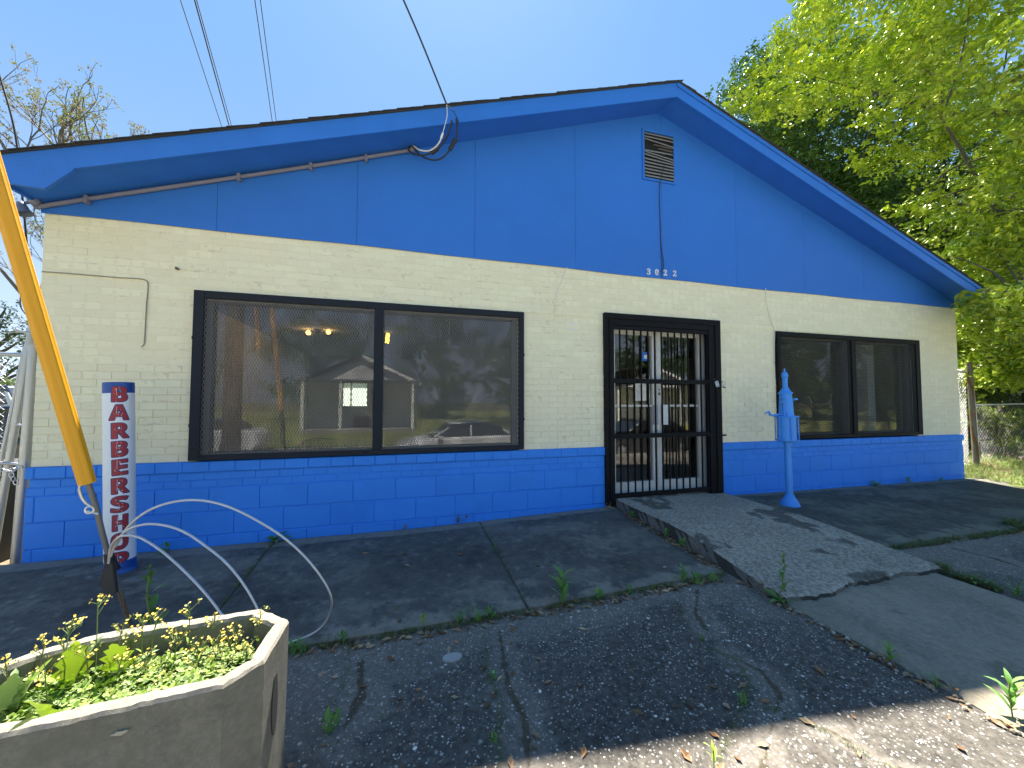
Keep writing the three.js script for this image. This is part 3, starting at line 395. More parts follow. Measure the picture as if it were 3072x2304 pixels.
{ // service conduit and cable ends on the gable
  mesh('conduit', tube([[-0.03, 2.865, 0.04], [0.307, 2.985, 0.04], [0.9, 3.185, 0.04], [1.43, 3.365, 0.04], [2.04, 3.575, 0.04], [2.5, 3.735, 0.045], [2.97, 3.9, 0.05]], 0.0185, 60, 10), M.conduit, shop);
  for (const [x, y] of [[0.31, 2.985], [1.43, 3.365], [2.04, 3.575], [2.55, 3.75]]) mesh('strap', rbx(x - 0.014, x + 0.014, y - 0.045, y + 0.026, 0.0175, 0.068, 0.004), M.conduit, shop);
  mesh('weather_head', lathe([[0, -0.05], [0.022, -0.05], [0.03, -0.02], [0.033, 0.01], [0.02, 0.04], [0, 0.05]], 14).rotateZ(-1.15).translate(3.0, 3.92, 0.052), M.conduit, shop);
  const cab = (pts, r, m) => mesh('cable', tube(pts, r, 40, 7), m, shop);
  cab([[3.01, 3.95, 0.07], [3.03, 3.9, 0.13], [3.08, 3.83, 0.2], [3.16, 3.79, 0.27], [3.22, 3.79, 0.34], [3.26, 3.81, 0.41], [3.276, 3.84, 0.45]], 0.0075, M.whiteCord);
  cab([[3.0, 3.94, 0.07], [2.965, 3.88, 0.12], [2.99, 3.8, 0.18], [3.06, 3.76, 0.22], [3.15, 3.765, 0.25], [3.22, 3.79, 0.28], [3.3, 3.86, 0.33], [3.36, 3.97, 0.38], [3.38, 4.05, 0.42]], 0.0085, M.blackRubber);
  cab([[3.01, 3.95, 0.07], [3.03, 3.87, 0.14], [3.09, 3.78, 0.19], [3.19, 3.735, 0.22], [3.28, 3.74, 0.25], [3.36, 3.81, 0.28], [3.42, 3.9, 0.31], [3.44, 4.0, 0.38], [3.42, 4.08, 0.42]], 0.0085, M.blackRubber);
  mesh('splice_sleeve', bar([3.19, 3.775, 0.266], [3.255, 3.815, 0.3], 0.022, 10), M.blackRubber, shop);
  mesh('splice_sleeve', bar([3.375, 3.83, 0.288], [3.43, 3.93, 0.322], 0.021, 10), M.blackRubber, shop);
  mesh('wire_clamp', bar([3.27, 3.82, 0.44], [3.286, 3.875, 0.452], 0.011, 8), M.whitePaint, shop);
  // flood lamp under the eave corner
  const fl = thing('flood_lamp', 'small unlit bell-shaped floodlight under the eave corner', 'lamp', [-0.075, 2.83, 0.09]);
  mesh('shade', lathe([[0.0, 0.05], [0.022, 0.048], [0.03, 0.02], [0.036, -0.02], [0.052, -0.055], [0.048, -0.055], [0.03, -0.02], [0, 0.03]], 16).rotateZ(0.35), std([0.1, 0.13, 0.2], 0.5), fl);
  mesh('bracket', bar([0, 0.04, 0], [0.05, 0.07, -0.03], 0.012, 8), std([0.1, 0.13, 0.2], 0.5), fl);
  mesh('junction_box', lathe([[0, -0.03], [0.035, -0.03], [0.035, 0.02], [0, 0.02]], 14).rotateX(1.2).translate(0.055, 0.075, -0.02), M.conduit, fl);
}
{ // loose cords and small fixings on the brick
  const cord = (pts, r, m, label) => solo('cord', tube(pts, r, 40, 6), m, label, 'cord');
  cord([[4.792, 2.83, 0.03], [4.75, 2.72, 0.02], [4.66, 2.5, 0.014], [4.633, 2.437, 0.018], [4.62, 2.41, 0.016], [4.645, 2.38, 0.012], [4.64, 2.264, 0.008]], 0.0045, M.whiteCord, 'slack white cord tied to a nail between window and door');
  cord([[7.806, 2.83, 0.03], [7.83, 2.68, 0.014], [7.87, 2.5, 0.01], [7.93, 2.33, 0.01], [7.965, 2.255, 0.014], [7.96, 2.05, 0.012], [7.955, 1.817, 0.01]], 0.0045, M.whiteCord, 'white cord running from the gable to a window corner');
  cord([[0.01, 2.335, 0.008], [0.25, 2.335, 0.007], [0.5, 2.33, 0.007], [0.72, 2.327, 0.008], [0.738, 2.31, 0.008], [0.737, 2.1, 0.007], [0.733, 1.8, 0.007], [0.73, 1.74, 0.008], [0.715, 1.725, 0.012]], 0.005, M.greyCord, 'thin grey cable bent down the brick beside the building corner');
  solo('wall_hook', [rbx(0.945, 0.963, 2.44, 2.462, 0, 0.03, 0.003), bar([0.954, 2.45, 0.03], [0.985, 2.435, 0.04], 0.006, 6)], M.rustPipe, 'rusty hook stub above the wide window', 'hook');
  const scab = (x, y, w, h, seed) => { const s = new THREE.Shape(), r = rng(seed); for (let k = 0; k < 11; k++) { const a = k / 11 * 6.283, q = 0.65 + r() * 0.5; const px = Math.cos(a) * w * q, py = Math.sin(a) * h * q; k ? s.lineTo(px, py) : s.moveTo(px, py); } return new THREE.ExtrudeGeometry(s, { depth: 0.0012, bevelEnabled: false }).translate(x, y, 0.0028); };
  mesh('paint_scar', [scab(4.88, 2.168, 0.022, 0.022, 3), scab(4.868, 2.108, 0.03, 0.014, 4), scab(4.78, 2.115, 0.008, 0.008, 5)], M.whitePaint, shop);
  mesh('bare_patch', [scab(7.12, 2.02, 0.02, 0.022, 6), scab(7.82, 2.02, 0.016, 0.02, 7)], M.whitePaint, shop);
  // padlock and tag on the gate
  const pl = thing('padlock', 'open silver padlock hanging from the gate hasp', 'padlock', [7.035, 1.45, 0.055]);
  mesh('body', new RoundedBoxGeometry(0.038, 0.034, 0.018, 2, 0.004).rotateZ(-0.35), M.alu, pl);
  mesh('base_band', new RoundedBoxGeometry(0.04, 0.01, 0.02, 1, 0.002).translate(0, -0.018, 0).rotateZ(-0.35), M.darkPlastic, pl);
  mesh('shackle', tube([[0.014, 0.018, 0], [0.018, 0.045, 0], [0.0, 0.066, 0], [-0.024, 0.055, 0], [-0.026, 0.035, 0]], 0.004, 24, 8), M.zinc, pl);
  const kb = thing('key_box', 'small grey lock box tag hung on the gate rail', 'lock box', [6.9, 1.475, 0.07]);
  mesh('body', new RoundedBoxGeometry(0.05, 0.075, 0.016, 2, 0.004).rotateZ(0.35), std([0.45, 0.5, 0.55], 0.45), kb);
  mesh('band', [new RoundedBoxGeometry(0.03, 0.01, 0.018, 1, 0.001).translate(0, 0.016, 0.001).rotateZ(0.35), new RoundedBoxGeometry(0.034, 0.008, 0.018, 1, 0.001).translate(0.002, -0.02, 0.001).rotateZ(0.35)], std([0.06, 0.12, 0.14], 0.5), kb);
  mesh('loop', tube([[-0.02, 0.035, 0], [-0.05, 0.06, -0.01], [-0.04, 0.08, -0.02], [-0.01, 0.05, -0.01]], 0.004, 20, 6), M.darkPlastic, kb);
}
{ // lit lamps inside
  const fan = thing('ceiling_fixture', 'two-bulb ceiling fixture glowing inside behind the meshed window', 'lamp', [1.36, 2.6, -4]);
  mesh('canopy', lathe([[0, 0.02], [0.09, 0.02], [0.07, -0.03], [0.02, -0.05], [0, -0.05]], 18), M.darkPlastic, fan);
  mesh('arm', [tube([[0, -0.04, 0], [-0.1, -0.06, 0], [-0.17, -0.02, 0]], 0.008, 12, 6), tube([[0, -0.04, 0], [0.1, -0.06, 0], [0.18, -0.02, 0]], 0.008, 12, 6)], M.zinc, fan);
  for (const [x, y] of [[-0.17, -0.05], [0.18, -0.02]]) {
    mesh('bulb', new THREE.SphereGeometry(0.045, 14, 10).translate(x, y, 0), std([0.9, 0.6, 0.25], 0.4, { emissive: lin(1, 0.55, 0.13), emissiveIntensity: 1.6 }), fan);
    const l = new THREE.PointLight(lin(1, 0.6, 0.25), 0.05, 0, 2); l.position.set(x, y, 0); l.castShadow = true; l.shadow.radius = 2; fan.add(l);
  }
  RectAreaLightUniformsLib.init();
  const pn = thing('light_panel', 'bright yellow lit lamp panel inside beyond the mesh screen', 'lamp', [2.65, 2.6, -4]);
  const inner = new THREE.Group(); pn.rotation.set(0, 0.2, -0.1);
  mesh('housing', bx(-0.045, 0.045, -0.2, 0.02, -0.04, -0.001), M.darkPlastic, pn);
  mesh('lens', bx(-0.036, 0.036, -0.19, 0.01, 0, 0.012), std([0.8, 0.6, 0.1], 0.5, { emissive: lin(1, 0.66, 0.06), emissiveIntensity: 1.3 }), pn);
  const ra = new THREE.RectAreaLight(lin(1, 0.75, 0.2), 0.5, 0.07, 0.19); ra.position.set(0, -0.09, 0.02); ra.rotation.y = Math.PI; pn.add(ra);
}
// ---------------------------------------------------------------- barbershop post
{
  const P = [0.832, -0.085, 0.37], post = thing('barber_post', 'white round post lettered BARBERSHOP in worn red, standing by the wall', 'post', P);
  const W = 1024, H = 2048, cv = document.createElement('canvas'); cv.width = W; cv.height = H; const c = cv.getContext('2d'), r = rng(900);
  const R = 0.0925, HT = 1.475, mm = H / HT;                     // pixels per metre up the post
  c.fillStyle = '#dfe4ea'; c.fillRect(0, 0, W, H);
  for (let k = 0; k < 500; k++) { c.fillStyle = `rgba(${150 + r() * 60 | 0},${155 + r() * 50 | 0},${160 + r() * 50 | 0},0.12)`; c.fillRect(r() * W, r() * H, 1 + r() * 4, 4 + r() * 60); }
  c.fillStyle = '#12489b'; c.fillRect(0, 0, W, 0.078 * mm); c.fillRect(0, H - 0.1 * mm, W, 0.1 * mm);
  for (let k = 0; k < 60; k++) { c.fillStyle = 'rgba(190,205,220,0.35)'; c.fillRect(r() * W, r() * 0.03 * mm, 2 + r() * 14, 1 + r() * 5); }
  const px = W / (2 * Math.PI * R), lw = 0.108 * px, lh = 0.116 * mm, cx = W / 2;
  c.lineJoin = 'round'; c.textAlign = 'center'; c.textBaseline = 'alphabetic';
  'BARBERSHOP'.split('').forEach((ch, k) => {
    const y = (0.145 + k * 0.1415) * mm;
    c.save(); c.translate(cx + (r() - 0.5) * 8, y); c.rotate((r() - 0.5) * 0.05); c.font = 'bold 200px sans-serif'; const m = c.measureText(ch); c.scale(lw / m.width * 1.02, lh / 146);
    c.strokeStyle = '#1a3273'; c.lineWidth = 19; c.strokeText(ch, 0, 0); c.fillStyle = '#9c2733'; c.strokeStyle = '#9c2733'; c.lineWidth = 5; c.fillText(ch, 0, 0); c.strokeText(ch, 0, 0); c.restore();
    c.fillStyle = 'rgba(223,228,234,0.85)';
    for (let q = 0; q < 16; q++) { const ax = cx - lw * 0.25 + r() * lw * 0.4, ay = y - r() * lh; c.fillRect(ax, ay, 2 + r() * 9, 2 + r() * 8); }
    if (r() < 0.6) { c.save(); c.translate(cx - lw * 0.12, y - lh * 0.9); c.rotate(0.05 * (r() - 0.5)); c.fillRect(0, 0, 4, lh * (0.4 + 0.4 * r())); c.restore(); }
  });
  const t = new THREE.CanvasTexture(cv); t.colorSpace = THREE.SRGBColorSpace;
  const g = new THREE.CylinderGeometry(R, R, HT, 48, 1, true), uv = g.attributes.uv; g.translate(0, HT / 2, 0);
  const m = mesh('shaft', g, std([1, 1, 1], 0.45, { map: t, ...bumpN(0.2, 0.0005) }), post); m.rotation.y = Math.atan2(2.93 - P[0], 4.17 - P[2]) + Math.PI; post.rotation.z = 0.042;
  mesh('lid', lathe([[R, 0], [R + 0.002, 0.002], [R - 0.004, 0.008], [0, 0.012]], 40).translate(0, HT - 0.001, 0), std([0.012, 0.08, 0.33], 0.5), post);
  mesh('foot', lathe([[R + 0.004, 0], [R + 0.004, 0.03], [R, 0.034]], 40), std([0.02, 0.1, 0.36], 0.6), post);
}
// ---------------------------------------------------------------- blue ornamental pump on a pole
{
  const p = thing('pump_post', 'light blue cast iron hand pump ornament on a slim pole', 'pump', [7.5, -0.02, 0.54]), m = M.pumpBlue; p.rotation.set(0, -0.5, 0.012);
  mesh('base', lathe([[0, 0], [0.104, 0], [0.106, 0.012], [0.09, 0.05], [0.066, 0.09], [0.052, 0.112], [0.052, 0.13], [0.043, 0.136]], 28), m, p);
  mesh('pole', lathe([[0.04, 0.13], [0.037, 0.5], [0.036, 0.74], [0.043, 0.745], [0.043, 0.785], [0.03, 0.79]], 20), m, p);
  const hex = (r0, r1, y0, y1, n = 6) => new THREE.CylinderGeometry(r1, r0, y1 - y0, n).translate(0, (y0 + y1) / 2, 0);
  mesh('lower_plate', [hex(0.128, 0.13, 0.79, 0.806), hex(0.09, 0.11, 0.776, 0.7895)], m, p);
  mesh('drum', hex(0.1, 0.1, 0.806, 1.075, 24), m, p);
  mesh('upper_plate', hex(0.13, 0.122, 1.075, 1.093), m, p);
  for (let k = 0; k < 6; k++) { const a = k / 6 * 6.283 + Math.PI / 6 * 0 + 0.0; mesh('tie_rod', bar([Math.sin(a) * 0.118, 0.8, Math.cos(a) * 0.118], [Math.sin(a) * 0.118, 1.08, Math.cos(a) * 0.118], 0.0065, 8), m, p); }
  mesh('column', [hex(0.086, 0.07, 1.093, 1.36, 8), hex(0.09, 0.092, 1.0935, 1.108, 8)], m, p);
  mesh('shoulder', lathe([[0.0705, 1.36], [0.078, 1.362], [0.078, 1.374], [0.06, 1.39], [0.046, 1.41], [0.04, 1.43], [0.042, 1.436]], 20), m, p);
  mesh('neck', lathe([[0.03, 1.43], [0.027, 1.56], [0.034, 1.566], [0.036, 1.58], [0.034, 1.61], [0.022, 1.632], [0.009, 1.64], [0.008, 1.648], [0.007, 1.68], [0, 1.682]], 20), m, p);
  const sp = mesh('spout', tube([[-0.06, 1.115, 0.03], [-0.12, 1.11, 0.05], [-0.17, 1.1, 0.06], [-0.2, 1.115, 0.062], [-0.215, 1.15, 0.064]], 0.012, 24, 10), m, p);
  mesh('spout_tip', [bar([-0.215, 1.15, 0.064], [-0.26, 1.125, 0.07], 0.009, 8), new THREE.SphereGeometry(0.018, 10, 8).translate(-0.2, 1.112, 0.062), new THREE.SphereGeometry(0.015, 10, 8).translate(-0.15, 1.104, 0.056)], m, sp);
  mesh('valve_rod', [bar([-0.052, 1.095, 0.072], [-0.052, 1.33, 0.066], 0.007, 8), rbx(-0.08, -0.026, 1.315, 1.328, 0.05, 0.085, 0.003), rbx(-0.085, -0.015, 1.255, 1.268, 0.045, 0.09, 0.003), rbx(-0.065, -0.038, 1.21, 1.222, 0.055, 0.085, 0.003), bar([-0.02, 1.094, 0.092], [-0.02, 1.14, 0.092], 0.011, 8, 0.006)], m, p);
  mesh('side_lug', [rbx(0.07, 0.12, 1.29, 1.303, -0.012, 0.012, 0.003), rbx(0.1, 0.128, 1.285, 1.31, -0.014, 0.014, 0.004), bar([0.085, 1.29, 0], [0.08, 1.262, 0], 0.006, 6)], m, p);
}
// ---------------------------------------------------------------- utility pole, guy wires, overhead lines
const GUY_A = V(1.369, 0.826, 1.621), GUY_T = V(0.33, 7.5, 2.8), gdir = GUY_T.clone().sub(GUY_A).normalize(), along = (s) => GUY_A.clone().addScaledVector(gdir, s);
{
  const pole = thing('utility_pole', 'tall brown wooden utility pole beside the lot', 'pole', [0.33, -0.2, 2.8]);
  mesh('shaft', lathe([[0.135, 0], [0.13, 1], [0.115, 6], [0.1, 11.4], [0, 11.42]], 18), M.bark, pole);
  mesh('cross_arm', bx(-1.1, 1.1, 10.5, 10.62, -0.06, 0.06), M.bark, pole);
  // half-round yellow guard, ribbed, open at the back
  const guard = (a, b, w) => { const s = new THREE.Shape(); const n = 14; for (let k = 0; k <= n; k++) { const t = Math.PI * (k / n), q = w * (1 + 0.06 * Math.cos(t * 6)); const x = Math.cos(t) * q, y = Math.sin(t) * q * 0.75; k ? s.lineTo(x, y) : s.moveTo(x, y); } for (let k = n; k >= 0; k--) { const t = Math.PI * (k / n); s.lineTo(Math.cos(t) * w * 0.88, Math.sin(t) * w * 0.6); } s.closePath();
    const L = a.distanceTo(b), g = new THREE.ExtrudeGeometry(s, { depth: L, bevelEnabled: false, steps: 1 }); const z = b.clone().sub(a).normalize(), toCam = V(2.93, 1.2, 4.17).sub(a); const y = toCam.sub(z.clone().multiplyScalar(toCam.dot(z))).normalize(), x = y.clone().cross(z); g.applyMatrix4(new THREE.Matrix4().makeBasis(x, y, z).setPosition(a)); return g; };
  const guy = thing('guy_wire', 'steel guy wire with long yellow plastic guard slanting past the wall', 'guy wire', [0, 0, 0], 'guy wires of the utility pole');
  mesh('guard', guard(along(0), along(2.5), 0.0325), M.yellowGuard, guy);
  mesh('cable', tube([along(-0.22), along(0.3), along(3), along(6.9)], 0.0075, 40, 8), M.zinc, guy);
  mesh('grip', tube([along(-0.62), along(-0.5), along(-0.3), along(-0.12).add(V(0.006, 0, 0)), along(0.05)], 0.0125, 30, 8), std([0.2, 0.19, 0.18], 0.6, { metalness: 0.4 }), guy);
  mesh('thimble', tube([along(-0.14), along(-0.1).add(V(-0.03, 0, 0.004)), along(-0.03).add(V(-0.036, 0, 0.004)), along(0.02).add(V(-0.012, 0, 0))], 0.007, 24, 8), M.zinc, guy);
  mesh('eye_bolt', [new THREE.TorusGeometry(0.018, 0.006, 8, 16).translate(0, 0, 0).applyMatrix4(new THREE.Matrix4().setPosition(along(-0.14).add(V(-0.016, -0.005, 0.008)))), bar(along(-0.14).add(V(-0.035, -0.008, 0.008)), along(-0.15).add(V(0.02, -0.02, 0.008)), 0.006, 8)], M.zinc, guy);
  mesh('tape_wrap', bar(along(-0.5), along(-0.4), 0.03, 10, 0.02), M.blackRubber, guy);
  mesh('tape_flag', (() => { const s = new THREE.Shape(); s.moveTo(-0.02, 0); s.lineTo(0.022, 0.01); s.lineTo(0.05, -0.14); s.lineTo(0.0, -0.16); s.lineTo(-0.05, -0.1); s.closePath(); const a = along(-0.46); return new THREE.ExtrudeGeometry(s, { depth: 0.012, bevelEnabled: true, bevelSize: 0.003, bevelThickness: 0.003, bevelSegments: 1 }).rotateY(-0.4).translate(a.x + 0.005, a.y, a.z + 0.01); })(), M.blackRubber, guy);
  mesh('anchor_rod', bar(along(-1.02), along(-0.42), 0.011, 8), M.rustPipe, guy);
  const B = V(0.98, 2.06, 1.9), T2 = V(0.28, 7.9, 2.75), d2 = T2.clone().sub(B).normalize();
  const guy2 = thing('guy_wire', 'second guy wire whose orange-yellow guard ends high beside the eave', 'guy wire', [0, 0, 0], 'guy wires of the utility pole');
  const Q = V(0.985, 1.98, 1.79);
  mesh('guard', guard(Q, Q.clone().addScaledVector(d2, 1.8), 0.03), M.yellowGuard, guy2);
  mesh('cable', bar(Q.clone().addScaledVector(d2, -0.2), Q.clone().addScaledVector(d2, 5.8), 0.006, 8), M.zinc, guy2);
  // loose strand looping out of the anchor
  const loops = [
    ['large loop of loose twisted steel cable arching over the sidewalk', [[1.476, 0.478, 1.584], [1.535, 0.581, 1.595], [1.622, 0.659, 1.612], [1.736, 0.704, 1.635], [1.86, 0.716, 1.66], [1.986, 0.692, 1.684], [2.123, 0.629, 1.709], [2.333, 0.488, 1.752], [2.474, 0.337, 1.775], [2.554, 0.202, 1.781], [2.571, 0.122, 1.771], [2.552, 0.042, 1.751], [2.506, -0.03, 1.724], [2.431, -0.084, 1.689], [2.31, -0.125, 1.66]]],
    ['middle loop of loose twisted steel cable ending behind the planter', [[1.454, 0.425, 1.576], [1.487, 0.507, 1.594], [1.54, 0.567, 1.616], [1.611, 0.597, 1.642], [1.673, 0.605, 1.665], [1.769, 0.593, 1.697], [1.856, 0.56, 1.725], [1.96, 0.491, 1.757], [2.064, 0.406, 1.788], [2.16, 0.287, 1.815], [2.221, 0.182, 1.833], [2.257, 0.101, 1.844], [2.277, 0, 1.85], [2.27, -0.12, 1.85]]],
    ['smallest loop of loose twisted steel cable bending down behind the planter', [[1.444, 0.39, 1.572], [1.462, 0.482, 1.59], [1.505, 0.534, 1.614], [1.561, 0.548, 1.64], [1.626, 0.539, 1.667], [1.733, 0.479, 1.704], [1.873, 0.361, 1.749], [1.978, 0.254, 1.783], [2.049, 0.171, 1.81], [2.104, 0.101, 1.831], [2.149, 0.005, 1.85], [2.16, -0.12, 1.85]]]];
  loops.forEach(([label, pts]) => {
    const cu = new THREE.CatmullRomCurve3(pts.map((q) => V(...q))), L = cu.getLength(), n = Math.round(L / 0.012), fr = cu.computeFrenetFrames(n, false), out = [];
    for (let s = 0; s < 6; s++) { const q = []; for (let k = 0; k <= n; k++) { const a = s / 6 * 6.283 + k * 0.012 / 0.085 * 6.283, c = cu.getPointAt(k / n); q.push(c.addScaledVector(fr.normals[k], Math.cos(a) * 0.0042).addScaledVector(fr.binormals[k], Math.sin(a) * 0.0042)); } out.push(tube(q, 0.0026, n, 5)); }
    const t = thing('loose_cable', label, 'cable', [0, 0, 0], 'loose guy cable loops'); out.forEach((g) => mesh('strand', g, M.zinc, t));
  });
  const wire = (pts, r, label, m = M.blackRubber) => solo('overhead_wire', tube(pts, r, 60, 6), m, label, 'wire', 'overhead wires');
  const line = (x1, z1, x2, z2, r, sag, label) => { const s = (x1 - x2) / (z1 - z2), pts = []; for (let k = 0; k <= 14; k++) { const z = 2.8 - k * 3.4; const u = (k - 7) / 7; pts.push([x1 + s * (z - z1), 8.6 + sag * (u * u - 0.55), z]); } return wire(pts, r, label); };
  line(-1.07, -4.03, -1.849, -7.92, 0.008, 0.25, 'lone thin black wire crossing the sky over the roof');
  line(-0.819, -3.96, -1.652, -7.83, 0.013, 0.25, 'thicker black wire of the close pair crossing the sky'); line(-0.784, -3.95, -1.591, -7.815, 0.008, 0.22, 'thinner black wire hugging the thick wire across the sky');
  line(0.245, -3.65, -0.491, -7.33, 0.0085, 0.25, 'black wire of the separate pair nearer the ridge, wavy one'); line(0.341, -3.625, -0.388, -7.29, 0.008, 0.2, 'black wire of the separate pair nearer the ridge, straight one');
  // service drop to the gable
  const K = V(3.318, 4.145, 0.49);
  wire([[0.33, 9.6, 2.8], [1.1, 7.95, 2.1], [1.9, 6.45, 1.44], [2.6, 5.28, 0.93], [3.05, 4.6, 0.65], [K.x, K.y, K.z]], 0.008, 'service drop cable coming down to the blue gable');
  wire([K, V(3.325, 4.05, 0.475), V(3.3, 3.93, 0.46), V(3.284, 3.87, 0.452)], 0.0035, 'bare wire hanging in front of the blue fascia', M.whiteCord);
  wire([K, V(3.4, 4.08, 0.48), V(3.44, 4.02, 0.45), V(3.42, 4.06, 0.42)], 0.004, 'short black lead looped under the fascia');
  wire([[-1.4, 7, -0.4], [-1.0, 5.3, -0.45], [-0.72, 4.27, -0.5], [-0.6, 3.8, -0.5], [-0.52, 3.2, -0.5], [-0.46, 2.65, -0.5], [-0.41, 2.36, -0.45]], 0.008, 'black cable dropping beside the building corner');
  wire([[-0.95, 4.3, -0.5], [-0.63, 3.22, -0.5], [-0.54, 2.85, -0.5], [-0.48, 2.6, -0.48], [-0.42, 2.4, -0.42], [-0.36, 2.32, -0.36]], 0.01, 'thicker black cable ending at a clamp beside the building corner');
  const cl = thing('cable_clamp', 'dark cable clamp with dangling loops beside the building corner', 'clamp', [-0.385, 2.3, -0.4]);
  mesh('body', new RoundedBoxGeometry(0.07, 0.05, 0.05, 1, 0.01), M.darkPlastic, cl);
  mesh('loop', [tube([[0, 0, 0], [0.03, -0.09, 0], [0.035, -0.17, 0], [0.015, -0.16, 0], [0.01, -0.06, 0]], 0.006, 24, 6), tube([[-0.02, 0, 0], [-0.03, -0.1, 0], [-0.025, -0.2, 0], [0.04, -0.29, 0], [0.12, -0.32, 0]], 0.005, 24, 6)], M.darkPlastic, cl);
  mesh('standoff', bar([0.02, 0, 0], [0.36, -0.02, 0.08], 0.012, 8), M.galv, cl);
}
// ---------------------------------------------------------------- concrete planter
const PLANT = { out: [[2.388, 2.334], [2.522, 2.452], [2.512, 2.7], [2.43, 2.79], [2.217, 2.812], [1.95, 2.835], [1.75, 2.81], [1.64, 2.7], [1.66, 2.52], [1.746, 2.43], [1.87, 2.375], [1.993, 2.354], [2.185, 2.344]], top: 0.41, soil: 0.262 };
{
  const pl = thing('planter', 'long faceted concrete planter full of clover and weeds', 'planter', [0, 0, 0]);
  const cx = 2.09, cz = 2.58, dense = (pts, st) => { const o = []; pts.forEach((a, i) => { const b = pts[(i + 1) % pts.length], n = Math.max(1, Math.round(Math.hypot(b[0] - a[0], b[1] - a[1]) / st)); for (let k = 0; k < n; k++) o.push([lerp(a[0], b[0], k / n), lerp(a[1], b[1], k / n)]); }); return o; };
  const O = dense(PLANT.out, 0.02), inset = (pts, d) => pts.map((p, i) => { const a = pts[(i + pts.length - 2) % pts.length], b = pts[(i + 2) % pts.length], tx = b[0] - a[0], tz = b[1] - a[1], l = Math.hypot(tx, tz); let nx = -tz / l, nz = tx / l; if (nx * (cx - p[0]) + nz * (cz - p[1]) < 0) { nx = -nx; nz = -nz; } return [p[0] + nx * d, p[1] + nz * d]; });
  const I = inset(O, 0.052), n = O.length, rows = [], hN = (x, z) => (smp(NC, x * 1.3, z * 1.3) - 0.5) * 0.011 + (smp(NA, x, z) - 0.5) * 0.012;
  const ring = (pts, y, sc, lift, rough) => rows.push(pts.map(([x, z]) => { const q = (smp(NC, x * 2 + y * 1.7, z * 2 + y) - 0.5) * rough; return [cx + (x - cx) * (sc + q), y + (lift ? hN(x, z) : 0), cz + (z - cz) * (sc + q)]; }));
  for (let k = 0; k <= 12; k++) { const t = k / 12, y = lerp(-0.16, PLANT.top - 0.012, t); ring(O, y, 0.985 + 0.015 * t, k === 12, 0.006); }
  const rim2 = inset(O, 0.006), rim3 = inset(O, 0.026), rim4 = inset(O, 0.046); ring(rim2, PLANT.top - 0.002, 1, true, 0.01); ring(rim3, PLANT.top, 1, true, 0.01); ring(rim4, PLANT.top - 0.002, 1, true, 0.01); ring(I, PLANT.top - 0.014, 1, true, 0.008);
  for (let k = 1; k <= 4; k++) ring(I, PLANT.top - 0.014 - k * 0.045, 1, false, 0.004);
  const P = [], X = [], XR = []; rows.forEach((q) => q.forEach((v) => P.push(...v)));
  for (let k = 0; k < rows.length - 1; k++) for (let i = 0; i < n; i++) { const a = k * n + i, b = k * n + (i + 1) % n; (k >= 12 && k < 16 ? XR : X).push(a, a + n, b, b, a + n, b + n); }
  const skin = (idx) => { let g = new THREE.BufferGeometry(); g.setAttribute('position', new THREE.Float32BufferAttribute(P, 3)); g.setIndex(idx); g = toCreasedNormals(g, 0.5);
  const uv = new Float32Array(g.attributes.position.count * 2); for (let i = 0; i < g.attributes.position.count; i++) { const x = g.attributes.position.getX(i), y = g.attributes.position.getY(i), z = g.attributes.position.getZ(i); uv[2 * i] = Math.abs(g.attributes.normal.getY(i)) > 0.6 ? x : Math.abs(g.attributes.normal.getX(i)) > 0.7 ? z + 3 : x; uv[2 * i + 1] = Math.abs(g.attributes.normal.getY(i)) > 0.6 ? z : y; } g.setAttribute('uv', new THREE.BufferAttribute(uv, 2)); return g; };
  const A = fbm(512, 6, 6, 701), B = fbm(512, 50, 4, 707, 0.7), S = fbm(512, 24, 4, 711);
  const t = texture(512, 512, (i, j) => { const k = j * 512 + i, a = A[k], b = B[k], s = smp(NB, i / 512 * 2, j / 512 * 0.3), v = 0.19 + 0.14 * (a - 0.5) + 0.1 * (b - 0.5) + 0.02 * (s - 0.5), al = sstep(0.5, 0.66, a); return [lerp(v * 1.06, 0.125, al * 0.5), lerp(v, 0.12, al * 0.5), lerp(v * 0.78, 0.085, al * 0.5)]; });
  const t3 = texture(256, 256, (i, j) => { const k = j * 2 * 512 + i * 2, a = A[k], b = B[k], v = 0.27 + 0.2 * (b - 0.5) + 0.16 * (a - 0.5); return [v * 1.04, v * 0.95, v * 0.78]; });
  mesh('rim', skin(XR), std([1, 1, 1], 0.92, { map: rep(t3, 0.4), ...bumpN(0.05, 0.006) }), pl);  // paler than the shell: sunlit brightness put into the colour, plus exposed aggregate
  mesh('shell', skin(X), std([1, 1, 1], 0.9, { map: rep(t, 0.7), ...bumpN(0.09, 0.005) }), pl);
  const sg = new THREE.ShapeGeometry(new THREE.Shape(inset(O, 0.045).map(([x, z]) => new THREE.Vector2(x, -z)))).rotateX(-Math.PI / 2).translate(0, PLANT.soil - 0.012, 0);
  mesh('soil', stampXZ(sg), M.soil, pl);
  // peeled skim coat and a drain stain slot in the end wall
  const rS = rng(741), patch = (x, y, w, h) => { const s = new THREE.Shape(); for (let k = 0; k < 13; k++) { const a = k / 13 * 6.283, q = 0.55 + rS() * 0.6; k ? s.lineTo(Math.cos(a) * w * q, Math.sin(a) * h * q) : s.moveTo(Math.cos(a) * w * q, Math.sin(a) * h * q); } return new THREE.ExtrudeGeometry(s, { depth: 0.004, bevelEnabled: false }).rotateY(0.085).translate(x, y, lerp(2.815, 2.792, (x - 2.2) / 0.2) ); };
